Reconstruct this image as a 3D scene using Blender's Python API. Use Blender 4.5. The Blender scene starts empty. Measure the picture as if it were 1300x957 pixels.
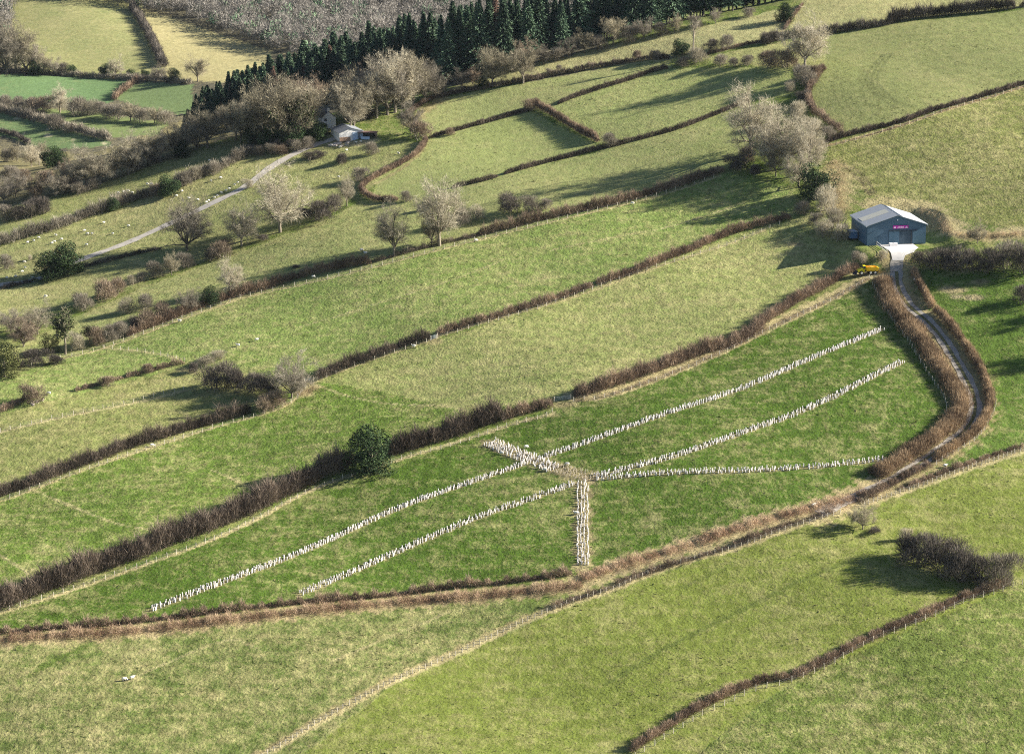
import bpy, math, random
import numpy as np
from mathutils import Vector
random.seed(7)
R = np.random.default_rng(11)
SC = bpy.context.scene
COL = SC.collection
PI = math.pi

# ------------------------------------------------------------------ camera constants
F = 3344.0; CX, CY = 650.0, 478.5; HC = 200.0; PITCH = math.radians(14.75)
cp, sp = math.cos(PITCH), math.sin(PITCH)
SUN_E = math.radians(25.0); SUN_A = math.radians(6.0)     # elevation, azimuth from +X towards +Y

def S(t):
    t = np.clip(t, 0, 1); return t*t*(3-2*t)

# ------------------------------------------------------------------ terrain
def zn(x, y):
    x = np.asarray(x, float); y = np.asarray(y, float)
    xe = 320*np.tanh(x/320)
    a = 0.02 + 0.135*S((y-545)/(960-545))
    yy = np.where(y < 470, 470+(y-470)*0.45, y)
    z = 7 + 0.194*(yy-776) + a*xe
    z = z + 1.1*np.sin(x*0.031+y*0.017+0.6) + 0.9*np.sin(x*0.019-y*0.037+2.1) + 0.35*np.sin(x*0.083+y*0.051) + 0.3*np.sin(x*0.06-y*0.11+1.0)
    return z
def zf(x, y):
    yy = np.maximum(y, 1300)
    q = np.sqrt((yy-1450)**2+60.0**2)
    z = -62 + 0.055*((yy-1450)+q)
    return z + 3.0*np.sin(x*0.012+y*0.006) + 1.5*np.sin(x*0.027-y*0.013+1.3) + 0.9*np.sin(x*0.05+y*0.03) + 0.02*np.abs(x+250)*S((y-1500)/500)

def rays(pts):
    p = np.asarray(pts, float).reshape(-1, 2)
    dx = (p[:, 0]-CX)/F; dy = (CY-p[:, 1])/F
    d = np.stack([dx, cp+dy*sp, -sp+dy*cp], 1)
    return d/d[:, 1:2]                      # per unit y
YS = np.concatenate([np.arange(380, 1300, 1.0), np.arange(1300, 3200, 4.0)])
def hit(pts, fn):
    d = rays(pts)
    out = np.zeros((len(d), 3))
    for i in range(0, len(d), 256):
        dd = d[i:i+256]
        x = dd[:, 0:1]*YS; z = HC+dd[:, 2:3]*YS
        g = z - fn(x, np.broadcast_to(YS, x.shape))
        neg = g < 0
        k = np.where(neg.any(1), neg.argmax(1), len(YS)-1); k = np.maximum(k, 1)
        r = np.arange(len(dd))
        g0 = g[r, k-1]; g1 = g[r, k]
        t = np.clip(g0/(g0-g1+1e-9), 0, 1)
        y = YS[k-1]+t*(YS[k]-YS[k-1])
        out[i:i+256] = np.stack([dd[:, 0]*y, y, HC+dd[:, 2]*y], 1)
    return out
_edge = [(-300,310),(0,262),(120,233),(230,190),(330,168),(420,150),(520,130),(570,112),(700,76),(850,36),(980,8),(1100,-18),(1300,-60),(1700,-120)]
_e = hit(_edge, zn); EU = _e[:, 0]/_e[:, 1]; EY = _e[:, 1]
def z_open(x, y):
    x = np.asarray(x, float); y = np.asarray(y, float)
    u = x/np.maximum(y, 300)
    ye = np.interp(u, EU, EY)
    L = np.interp(u, [-0.2, -0.05, 0.1], [600, 520, 430])
    t = S((y-ye)/L)
    return (1-t)*zn(x, np.minimum(y, ye)) + t*zf(x, y)
BARN = hit([(1139, 311)], z_open)[0]
def zt(x, y):
    z = z_open(x, y)
    ax = np.abs(x-(BARN[0]-1)); ay = np.abs(y-(BARN[1]+6))
    d = np.hypot(np.maximum(ax-8, 0), np.maximum(ay-10, 0))-3.0
    w = 1-S(d/8.0)
    return z*(1-w) + (BARN[2])*w
def G(*pts):
    if len(pts) == 1 and not np.isscalar(pts[0][0]): pts = pts[0]
    return hit(pts, zt)
def proj(x, y, z):
    rz = z-HC
    depth = y*cp - rz*sp; up = y*sp + rz*cp
    depth = np.where(depth < 1, 1, depth)
    return CX+F*x/depth, CY-F*up/depth
def px_m(p):                                   # metres per pixel of the photograph at a place
    return (p[1]*cp-(p[2]-HC)*sp)/F

# ------------------------------------------------------------------ object helpers
def tag(o, label=None, cat=None, group=None, kind=None):
    if label: o['label'] = label
    if cat: o['category'] = cat
    if group: o['group'] = group
    if kind: o['kind'] = kind
    return o
class MB:
    def __init__(s): s.v = []; s.f = []; s.t = []; s.m = []; s.n = 0
    def add(s, v, f, tint=0.5, mi=0):
        v = np.asarray(v, float).reshape(-1, 3); f = np.asarray(f, int).reshape(-1, 3)
        s.v.append(v); s.f.append(f+s.n); s.n += len(v)
        s.t.append(np.broadcast_to(np.asarray(tint, float), (len(v),)).copy()); s.m.append(np.full(len(f), mi))
    def mesh(s, name, mats, smooth=False):
        v = np.concatenate(s.v); f = np.concatenate(s.f); t = np.concatenate(s.t); m = np.concatenate(s.m)
        me = bpy.data.meshes.new(name)
        me.vertices.add(len(v)); me.vertices.foreach_set('co', v.astype(np.float32).ravel())
        me.loops.add(len(f)*3); me.loops.foreach_set('vertex_index', f.astype(np.int32).ravel())
        me.polygons.add(len(f)); me.polygons.foreach_set('loop_start', np.arange(0, len(f)*3, 3, dtype=np.int32))
        me.polygons.foreach_set('material_index', m.astype(np.int32))
        me.polygons.foreach_set('use_smooth', np.full(len(f), bool(smooth)))
        at = me.attributes.new('tint', 'FLOAT', 'POINT'); at.data.foreach_set('value', t.astype(np.float32))
        for mt in (mats if isinstance(mats, (list, tuple)) else [mats]): me.materials.append(mt)
        me.update(); me.validate()
        return me
    # primitives
    def tube(s, p0, p1, r0, r1, n=5, tint=0.5, mi=0, cap=False):
        p0 = np.asarray(p0, float); p1 = np.asarray(p1, float); d = p1-p0; d = d/(np.linalg.norm(d)+1e-9)
        a = np.cross(d, [0, 0, 1.0]) if abs(d[2]) < .95 else np.cross(d, [1.0, 0, 0]); a /= np.linalg.norm(a); b = np.cross(d, a)
        th = np.arange(n)*2*PI/n; c = np.cos(th)[:, None]*a+np.sin(th)[:, None]*b
        v = np.concatenate([p0+c*r0, p1+c*r1]); f = []
        for i in range(n):
            j = (i+1) % n; f += [(i, j, n+j), (i, n+j, n+i)]
        if cap:
            v = np.concatenate([v, [p0, p1]])
            for i in range(n):
                j = (i+1) % n; f += [(2*n, j, i), (2*n+1, n+i, n+j)]
        s.add(v, f, tint, mi)
    def box(s, c, h, tint=0.5, mi=0, rz=0.0):
        c = np.asarray(c, float)
        q = np.array([(x, y, z) for z in (-1, 1) for y in (-1, 1) for x in (-1, 1)], float)*np.asarray(h, float)
        if rz:
            k = np.array([[math.cos(rz), -math.sin(rz), 0], [math.sin(rz), math.cos(rz), 0], [0, 0, 1]]); q = q@k.T
        f = [(0,2,3),(0,3,1),(4,5,7),(4,7,6),(0,1,5),(0,5,4),(2,6,7),(2,7,3),(0,4,6),(0,6,2),(1,3,7),(1,7,5)]
        s.add(q+c, f, tint, mi)
    def poly(s, pts, tint=0.5, mi=0):
        s.add(pts, [(0, i, i+1) for i in range(1, len(pts)-1)], tint, mi)
    def prism(s, sect, y0, y1, tint=0.5, mi=0):         # section of (x,z) extruded along y
        n = len(sect); v = [(x, y0, z) for x, z in sect]+[(x, y1, z) for x, z in sect]
        f = [(0, i, i+1) for i in range(1, n-1)]+[(n, n+i+1, n+i) for i in range(1, n-1)]
        for i in range(n):
            j = (i+1) % n; f += [(i, n+i, n+j), (i, n+j, j)]
        s.add(v, f, tint, mi)
    def blades(s, root, dirn, length, width, tint, mi=0, taper=0.0, bend=0.0):
        root = np.asarray(root, float); n = len(root)
        d = np.asarray(dirn, float); d = d/np.linalg.norm(d, axis=1, keepdims=True)
        q = R.normal(size=(n, 3)); a = np.cross(d, q); a /= np.linalg.norm(a, axis=1, keepdims=True)+1e-9
        w = np.broadcast_to(np.asarray(width, float), (n,))[:, None]; l = np.broadcast_to(np.asarray(length, float), (n,))[:, None]
        tip = root+d*l
        if bend: tip[:, 2] -= bend*l[:, 0]
        v = np.stack([root-a*w*.5, root+a*w*.5, tip], 1).reshape(-1, 3)
        f = np.arange(n*3).reshape(-1, 3)
        s.add(v, f, np.repeat(np.broadcast_to(np.asarray(tint, float), (n,)), 3), mi)
    def leaves(s, c, size, tint, up=0.3, mi=0):
        c = np.asarray(c, float); n = len(c)
        a = R.normal(size=(n, 3)); a[:, 2] *= 0.6; a /= np.linalg.norm(a, axis=1, keepdims=True)
        b = np.cross(a, R.normal(size=(n, 3))+[0, 0, up]); b /= np.linalg.norm(b, axis=1, keepdims=True)+1e-9
        sz = np.broadcast_to(np.asarray(size, float), (n,))[:, None]
        v = np.stack([c-a*sz, c+b*sz*.55, c+a*sz, c-b*sz*.55], 1).reshape(-1, 3)
        k = np.arange(n)[:, None]*4; f = np.concatenate([k+[0, 1, 2], k+[0, 2, 3]])
        s.add(v, f, np.repeat(np.broadcast_to(np.asarray(tint, float), (n,)), 4), mi)
    def obj(s, name, mats, parent=None, loc=(0, 0, 0), rz=0, smooth=False):
        return link(name, s.mesh(name, mats, smooth), parent, loc, rz)
def link(name, me, parent=None, loc=(0, 0, 0), rz=0):
    o = bpy.data.objects.new(name, me); COL.objects.link(o); o.parent = parent
    o.location = loc; o.rotation_euler = (0, 0, rz)
    return o
def empty(name, loc, rz=0, scale=1.0):
    o = bpy.data.objects.new(name, None); COL.objects.link(o); o.location = loc; o.rotation_euler = (0, 0, rz)
    o.scale = (scale, scale, scale) if np.isscalar(scale) else scale
    o.empty_display_size = 0.3
    return o

# ------------------------------------------------------------------ materials
def newmat(name):
    m = bpy.data.materials.new(name); m.use_nodes = True
    nt = m.node_tree; b = nt.nodes['Principled BSDF']; b.inputs['Roughness'].default_value = 0.9
    b.inputs['Specular IOR Level'].default_value = 0.15
    return m, nt, b
def N(nt, t, **kw):
    n = nt.nodes.new(t)
    for k, v in kw.items(): setattr(n, k, v)
    return n
def math_n(nt, op, a, b=None, clamp=False):
    n = N(nt, 'ShaderNodeMath', operation=op, use_clamp=clamp)
    for i, q in enumerate((a, b)):
        if q is None: continue
        if isinstance(q, (int, float)): n.inputs[i].default_value = q
        else: nt.links.new(q, n.inputs[i])
    return n.outputs[0]
def mixc(nt, fac, a, b, blend='MIX'):
    n = N(nt, 'ShaderNodeMix', data_type='RGBA', blend_type=blend)
    for k, q in ((0, fac), (6, a), (7, b)):
        if isinstance(q, (int, float)): n.inputs[k].default_value = q
        elif isinstance(q, tuple): n.inputs[k].default_value = (*q, 1)
        else: nt.links.new(q, n.inputs[k])
    return n.outputs[2]
def leafmat(name, a, b, trans=0.0, var=0.25):
    m, nt, bs = newmat(name)
    at = N(nt, 'ShaderNodeAttribute', attribute_name='tint')
    oi = N(nt, 'ShaderNodeObjectInfo')
    c = mixc(nt, at.outputs['Fac'], a, b)
    k = math_n(nt, 'MULTIPLY_ADD', oi.outputs['Random'], 2*var); k.node.inputs[2].default_value = 1-var
    mu = N(nt, 'ShaderNodeVectorMath', operation='SCALE'); nt.links.new(c, mu.inputs[0]); nt.links.new(k, mu.inputs['Scale'])
    nt.links.new(mu.outputs[0], bs.inputs['Base Color'])
    if trans:
        tr = N(nt, 'ShaderNodeBsdfTranslucent'); nt.links.new(mu.outputs[0], tr.inputs[0])
        mx = N(nt, 'ShaderNodeMixShader'); mx.inputs[0].default_value = trans
        nt.links.new(bs.outputs[0], mx.inputs[1]); nt.links.new(tr.outputs[0], mx.inputs[2])
        nt.links.new(mx.outputs[0], nt.nodes['Material Output'].inputs[0])
    return m
def plain(name, c, rough=0.8, noise=0.2, scale=0.6, metal=0.0):
    m, nt, bs = newmat(name)
    bs.inputs['Roughness'].default_value = rough; bs.inputs['Metallic'].default_value = metal
    g = N(nt, 'ShaderNodeNewGeometry')
    tx = N(nt, 'ShaderNodeTexNoise'); tx.inputs['Scale'].default_value = scale; tx.inputs['Detail'].default_value = 5
    nt.links.new(g.outputs['Position'], tx.inputs['Vector'])
    lo = tuple(max(0, q*(1-noise*1.6)) for q in c); hi = tuple(min(1, q*(1+noise*1.6)) for q in c)
    nt.links.new(mixc(nt, tx.outputs['Fac'], lo, hi), bs.inputs['Base Color'])
    return m
M = {}
M['bark'] = leafmat('bark', (.10,.08,.06), (.26,.23,.17))
M['barkpale'] = leafmat('pale_bark', (.10,.08,.055), (.36,.31,.23))
M['twig_pale'] = leafmat('pale_twigs', (.24,.21,.145), (.58,.525,.39), .25)
M['twig_brown'] = leafmat('brown_twigs', (.12,.104,.08), (.39,.345,.265), .2)
M['twig_red'] = leafmat('russet_twigs', (.13,.094,.066), (.38,.305,.215), .15)
M['twig_olive'] = leafmat('olive_twigs', (.13,.115,.075), (.50,.44,.30), .2)
M['twig_dark'] = leafmat('dark_thorn_twigs', (.045,.038,.03), (.22,.19,.155), .1)
M['hedge_dark'] = leafmat('hedge_dark_twigs', (.060,.047,.036), (.26,.205,.155), .1)
M['hedge_brown'] = leafmat('hedge_brown_twigs', (.10,.07,.05), (.40,.30,.21), .12)
M['hedge_gold'] = leafmat('hedge_golden_twigs', (.15,.10,.06), (.52,.38,.23), .12)
M['hedge_red'] = leafmat('hedge_russet_twigs', (.105,.07,.05), (.37,.275,.19), .12)
M['straw'] = leafmat('dry_straw_stems', (.30,.21,.12), (.60,.48,.31), .2)
M['bracken'] = leafmat('bracken_stems', (.22,.13,.08), (.60,.45,.30), .2)
M['ever'] = leafmat('evergreen_leaves', (.014,.030,.012), (.07,.105,.038))
M['ivy'] = leafmat('ivy_leaves', (.02,.03,.012), (.09,.11,.04))
M['olivele'] = leafmat('olive_leaves', (.05,.06,.02), (.17,.17,.06))
M['needle'] = leafmat('conifer_needles', (.02,.048,.03), (.14,.205,.115))
M['larch'] = leafmat('larch_twigs', (.13,.075,.055), (.32,.22,.16), .1)
M['post'] = plain('weathered_post', (.50,.45,.36), .9, .3, 3)
M['wire'] = plain('galvanised_wire', (.35,.35,.34), .5, .1)
M['guard'] = plain('white_guard_plastic', (.82,.79,.75), .5, .12, 2.0)
M['guard_tan'] = plain('tan_guard_plastic', (.68,.60,.47), .6, .2, 2.0)
M['stake'] = plain('stake_timber', (.38,.28,.18), .9, .2, 3)
M['wool'] = plain('sheep_wool', (.78,.74,.64), .95, .12, 4)
M['face'] = plain('sheep_dark_face', (.05,.045,.04), .9, .1)
M['lane'] = plain('lane_gravel', (.34,.31,.26), .95, .5, 0.7)
M['track'] = plain('track_gravel', (.42,.385,.33), .95, .25, 0.5)
M['concrete'] = plain('pale_concrete', (.62,.595,.55), .9, .15, 0.5)
M['earth'] = plain('bare_earth', (.20,.14,.09), .95, .35, 0.8)
M['gate'] = plain('galvanised_gate', (.42,.47,.47), .5, .1)

# ------------------------------------------------------------------ ground sheet
# field polygons, traced on the photograph and laid on the ground: (points, grass colour, straw 0..1, roughness of the sward)
GR_DEEP = (.070,.110,.017); GR_MID = (.112,.146,.032); GR_PALE = (.160,.178,.062); GR_YEL = (.128,.152,.042); GR_EMER = (.135,.195,.082)
FIELDS = [
 ([(-900,-400),(2200,-400),(2200,1500),(-900,1500)], GR_MID, .40, .8),
 # beyond the valley
 ([(-600,-400),(760,-400),(760,100),(560,110),(330,165),(0,255),(-600,400)], (.10,.085,.06), .35, .8),
 ([(-300,230),(0,190),(120,195),(240,150),(330,150),(240,195),(120,237),(0,265),(-300,320)], (.12,.10,.05), .5, 1),
 ([(10,-60),(172,-20),(190,45),(210,92),(90,97),(30,92),(15,40)], (.21,.215,.085), .55, .6),
 ([(175,10),(240,30),(345,66),(345,110),(212,100),(192,50)], (.30,.26,.13), .75, .6),
 ([(-200,97),(0,94),(90,97),(176,103),(160,117),(140,130),(0,126),(-200,120)], GR_EMER, .2, .5),
 ([(180,104),(245,108),(245,145),(210,145),(145,126)], (.155,.195,.08), .22, .5),
 ([(40,136),(140,146),(215,156),(200,172),(140,176),(90,160)], (.17,.20,.075), .25, .4),
 ([(-200,138),(0,142),(60,158),(140,180),(140,186),(60,190),(0,172),(-200,170)], (.135,.182,.075), .24, .6),
 # near hill, left
 ([(-300,345),(0,300),(165,258),(310,200),(380,185),(330,165),(210,205),(120,237),(0,265),(-300,320)], (.20,.21,.075), .45, .7),
 ([(-300,420),(0,366),(110,330),(205,290),(345,214),(420,178),(420,165),(310,200),(165,260),(0,313),(-300,370)], (.20,.205,.078), .5, .8),
 ([(-300,470),(0,418),(220,345),(420,270),(480,232),(540,180),(420,178),(345,214),(205,290),(110,330),(0,366),(-300,420)], (.215,.22,.08), .45, .8),
 ([(-300,560),(60,462),(330,375),(500,332),(640,296),(800,258),(925,212),(900,180),(740,200),(570,243),(460,255),(400,285),(220,350),(100,400),(0,450)], (.215,.228,.082), .45, .8),
 # upper middle fields
 ([(470,252),(480,228),(538,178),(640,150),(675,143),(760,185),(690,210),(574,240),(520,250)], (.262,.275,.098), .36, .55),
 ([(520,160),(560,125),(660,107),(760,88),(850,78),(850,88),(755,116),(708,133),(640,150),(545,178)], (.268,.275,.105), .42, .6),
 ([(678,135),(708,132),(755,116),(850,87),(1000,85),(1010,120),(960,128),(790,184),(760,182)], (.262,.275,.098), .40, .65),
 ([(574,240),(690,210),(790,184),(957,128),(960,170),(925,212),(800,246),(640,280),(560,262)], (.232,.246,.088), .42, .6),
 ([(560,118),(620,95),(800,52),(985,14),(1010,8),(990,50),(895,70),(860,75),(720,92),(640,108)], (.29,.275,.125), .55, .8),
 ([(895,72),(985,55),(1060,45),(1050,85),(985,86),(905,80)], (.265,.26,.10), .45, .7),
 ([(1000,40),(1020,0),(1300,-80),(1800,-200),(1800,0),(1290,10),(1150,25),(1050,40)], (.28,.27,.115), .55, .7),
 ([(1050,45),(1150,28),(1290,14),(1800,-20),(1800,10),(1300,106),(1075,172),(1040,140),(1026,115),(1046,86)], (.215,.22,.082), .36, .55),
 ([(1040,186),(1300,110),(1800,20),(1800,300),(1300,295),(1180,270),(1110,255),(1060,210)], (.166,.174,.05), .47, 1.0),
 # fields between the long hedges
 ([(-300,580),(0,480),(130,441),(330,374),(640,296),(920,218),(1010,240),(1010,275),(640,402),(400,480),(240,465),(0,525),(-300,620)], (.17,.212,.056), .42, 1.0),
 ([(-300,625),(0,525),(240,465),(395,485),(260,545),(0,632),(-300,720)], (.18,.19,.06), .48, 1.0),
 ([(-300,730),(0,635),(250,548),(400,484),(500,500),(590,522),(450,595),(200,700),(0,768),(-300,850)], (.108,.152,.028), .36, 1.1),
 ([(400,484),(640,404),(930,301),(1020,275),(1090,290),(1085,345),(930,420),(720,503),(590,522),(500,500)], (.21,.23,.072), .50, .95),
 # the field of the guards
 ([(-300,880),(0,778),(320,662),(640,541),(730,508),(960,425),(1105,352),(1160,440),(1205,515),(1195,545),(1110,608),(960,655),(740,725),(300,772),(0,806),(-300,840)], GR_DEEP, .33, 1.0),
 ([(1160,345),(1320,340),(1800,330),(1800,500),(1300,570),(1200,590),(1250,550),(1262,510),(1210,415)], (.09,.135,.024), .30, .9),
 # low corner
 ([(-300,845),(0,815),(330,790),(600,765),(700,765),(500,866),(420,940),(0,1100),(-300,1100)], (.11,.135,.036), .47, 1.05),
 ([(500,868),(720,770),(1010,670),(1180,614),(1300,575),(1800,420),(1800,600),(1300,740),(1000,868),(700,1100),(200,1100)], (.152,.172,.036), .36, .8),
 ([(1000,872),(1160,796),(1300,742),(1800,560),(1800,1100),(700,1100)], (.12,.145,.034), .36, 1.1),
]
# strips on the ground: (points, width m, colour, straw, strength)
LANE = [(1139,329),(1138,345),(1141,366),(1153,387),(1177,408),(1197,431),(1212,455),(1224,476),(1236,502),(1237,526),(1222,550),(1190,573),(1154,597),(1122,615),(1088,630),(1040,652)]
TAN = (.36,.29,.17); BR = (.20,.14,.085); STR = (.42,.36,.21)
STRIPS = [
 (LANE, 9.5, (.24,.18,.10), .75, .85),
 ([(0,779),(130,736),(250,693),(320,662),(396,622),(508,583),(640,542),(701,525)], 1.7, STR, 1, .8),
 ([(726,509),(777,503),(868,470),(960,428),(1065,377),(1106,353)], 1.5, STR, 1, .8),
 ([(726,503),(777,496),(868,463),(960,420),(1065,371),(1100,350)], 4.0, TAN, .9, .8),
 ([(0,637),(117,593),(254,548),(358,517),(395,487),(462,461),(548,431),(716,381),(868,328),(970,292)], 1.4, STR, 1, .7),
 ([(61,459),(132,442),(279,388),(330,373),(472,340),(599,307),(716,278),(838,248),(914,223)], 1.5, STR, 1, .8),
 ([(0,549),(117,522),(244,493)], 1.8, STR, .9, .75),
 ([(310,975),(400,922),(498,867),(574,834),(650,798),(716,770),(782,748),(828,728),(894,707),(932,698),(1012,669),(1107,639),(1180,614),(1300,574)], 1.6, STR, 1, .75),
 ([(306,970),(400,917),(494,864),(574,829),(650,793),(716,766),(782,744),(828,724),(894,703),(932,694),(1012,665),(1107,635),(1180,609),(1300,570)], 2.5, BR, .8, .7),
 ([(0,812),(150,802),(330,782),(500,765),(650,752),(740,743)], 6.0, (.27,.19,.12), .8, .9),
 ([(735,738),(800,716),(890,688),(970,662),(1060,640),(1110,620)], 6.5, (.34,.25,.155), .8, .9),
 ([(711,742),(780,729),(889,702),(960,680),(1040,655)], 2.5, (.10,.085,.06), .7, .6),
 ([(40,620),(75,636),(140,662),(195,673)], 1.0, STR, 1, .5),
 ([(267,596),(300,610),(318,618)], 1.0, STR, 1, .5),
 ([(-5,702),(25,720),(45,733)], 1.0, STR, 1, .5),
 ([(400,488),(440,502),(500,513),(560,515),(595,523)], 1.0, STR, 1, .5),
 ([(330,825),(290,812),(200,846),(160,866)], 1.0, STR, 1, .35),
 ([(570,776),(500,806),(420,840)], 1.0, STR, 1, .35),
 ([(132,442),(180,446),(230,456)], 1.4, STR, 1, .5),
 ([(1040,188),(1143,160),(1221,134),(1300,110)], 1.6, STR, 1, .8),
 ([(1110,258),(1160,262),(1190,280),(1230,298),(1300,296)], 7.0, TAN, .9, .8),
 ([(1060,215),(1068,240),(1062,262)], 8.0, TAN, .9, .6),
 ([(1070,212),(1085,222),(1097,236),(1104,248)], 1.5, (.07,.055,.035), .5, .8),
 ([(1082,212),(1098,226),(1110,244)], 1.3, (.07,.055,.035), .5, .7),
 ([(1017,6),(1005,22),(993,40)], 1.2, (.5,.40,.30), 1, .8),
 ([(1120,70),(1104,90),(1100,105),(1115,122),(1138,138)], 1.1, (.09,.095,.04), .1, .5),
 ([(1126,68),(1110,90),(1106,105),(1122,122),(1146,136)], 1.1, (.09,.095,.04), .1, .5),
 ([(1132,68),(1118,88),(1114,105),(1132,124),(1153,135)], 1.1, (.09,.095,.04), .1, .5),
 ([(1060,95),(1058,113),(1066,134),(1080,150)], 1.1, (.13,.14,.05), .2, .3),
 ([(1070,95),(1068,113),(1076,134),(1090,150)], 1.1, (.13,.14,.05), .2, .3),
 ([(1079,95),(1077,113),(1085,134),(1099,150)], 1.1, (.13,.14,.05), .2, .3),
 ([(1096,95),(1094,113),(1102,134),(1116,150)], 1.1, (.13,.14,.05), .2, .3),
 ([(1110,95),(1108,113),(1116,134),(1130,150)], 1.1, (.13,.14,.05), .2, .3),
 ([(1165,58),(1235,84),(1300,87)], 1.1, (.13,.14,.05), .2, .28),
 ([(1165,68),(1235,94),(1300,97)], 1.1, (.13,.14,.05), .2, .28),
 ([(1165,79),(1235,105),(1300,108)], 1.1, (.13,.14,.05), .2, .28),
 ([(838,291),(890,276),(942,258)], 1.0, STR, 1, .55),
 ([(640,330),(560,360),(480,385),(380,415)], 1.0, STR, 1, .35),
 ([(1079,345),(1100,350),(1135,348)], 3.0, (.26,.22,.16), .7, .8),
 ([(700,318),(760,305),(838,291)], 1.0, STR, 1, .4),
 ([(740,612),(740,718)], 4.2, (.22,.165,.10), .6, .75),
 ([(622,562),(660,578),(705,596),(752,608)], 4.8, (.24,.18,.115), .6, .75),
 ([(190,775),(330,722),(480,657),(600,612),(668,588)], 1.6, (.20,.16,.09), .6, .6),
 ([(692,580),(780,549),(866,519),(970,482),(1120,418)], 1.6, (.20,.16,.09), .6, .6),
 ([(380,755),(480,712),(600,660),(728,614)], 1.6, (.20,.16,.09), .6, .6),
 ([(755,605),(860,578),(970,540),(1050,508),(1145,460)], 1.6, (.20,.16,.09), .6, .6),
 ([(755,608),(830,602),(970,597),(1125,583)], 1.6, (.22,.17,.10), .6, .6),
 ([(865,746),(905,728),(930,714)], 1.6, (.08,.10,.03), .0, .35),
 ([(770,868),(850,820),(930,780),(1000,745),(1085,710)], 1.6, (.08,.105,.03), .0, .45),
 ([(210,722),(250,705),(285,690)], 2.0, GR_DEEP, .0, .4),
 ([(40,855),(75,835),(110,820)], 1.6, GR_DEEP, .0, .5),
 ([(541,178),(533,195),(510,214),(480,232)], 1.5, BR, .7, .5),
 ([(520,200),(545,190),(560,215)], .8, (.11,.12,.05), .2, .3),
 ([(430,180),(455,182),(470,178)], 5, (.32,.27,.2), .8, .7),
 ([(520,158),(540,140),(560,125)], 5, (.26,.19,.11), .8, .6),
]
PATCH = [((716,513),(20,5),(.20,.15,.09),.7),((396,490),(14,5),(.22,.16,.10),.6),((552,434),(12,4),(.2,.15,.09),.6),((700,527),(10,3),(.2,.15,.09),.4),((1210,368),(18,5),(.30,.22,.15),.7),((1235,378),(14,4),(.34,.25,.18),.7),((1215,376),(8,3),(.42,.30,.24),.5),((1245,358),(16,4),(.22,.17,.10),.6),((385,498),(16,6),TAN,.8),((235,470),(14,5),TAN,.5),((62,172),(7,1.8),(.62,.55,.36),.9),((62,165),(3,1.2),(.6,.53,.36),.8),((22,151),(6,1.3),(.6,.53,.36),.7),((30,169),(2.5,1.2),(.6,.53,.36),.7),((94,177),(4,1.2),(.6,.53,.36),.7),((133,182),(5,1.2),(.6,.53,.36),.7),((18,168),(3,1),(.6,.53,.36),.6),
 ((1080,345),(24,4),(.27,.22,.15),.7),((1010,310),(14,3),(.28,.2,.13),.7)]

def inpoly(px, py, poly):
    p = np.asarray(poly, float); r = np.zeros(px.shape, bool)
    x0, y0 = p[-1]
    for x1, y1 in p:
        c = ((y1 > py) != (y0 > py))
        with np.errstate(divide='ignore', invalid='ignore'):
            r ^= c & (px < (x0-x1)*(py-y1)/((y0-y1) if y0 != y1 else 1e-9)+x1)
        x0, y0 = x1, y1
    return r
def segdist(x, y, pts):
    d = np.full(x.shape, 1e9)
    for (ax, ay), (bx, by) in zip(pts[:-1], pts[1:]):
        vx, vy = bx-ax, by-ay; L = vx*vx+vy*vy+1e-9
        t = np.clip(((x-ax)*vx+(y-ay)*vy)/L, 0, 1)
        d = np.minimum(d, (x-ax-t*vx)**2+(y-ay-t*vy)**2)
    return np.sqrt(d)
def smoothline(p3, step=1.0):
    """Catmull-Rom through ground points, resampled; z from the terrain."""
    p = np.asarray(p3)[:, :2]
    q = np.concatenate([[2*p[0]-p[1]], p, [2*p[-1]-p[-2]]]); out = []
    for i in range(1, len(q)-2):
        n = max(2, int(np.linalg.norm(q[i+1]-q[i])/step)); t = np.linspace(0, 1, n, endpoint=False)[:, None]
        out.append(.5*((2*q[i])+(-q[i-1]+q[i+1])*t+(2*q[i-1]-5*q[i]+4*q[i+1]-q[i+2])*t**2+(-q[i-1]+3*q[i]-3*q[i+1]+q[i+2])*t**3))
    out.append(p[-1:]); o = np.concatenate(out)
    return np.column_stack([o, zt(o[:, 0], o[:, 1])])

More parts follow.
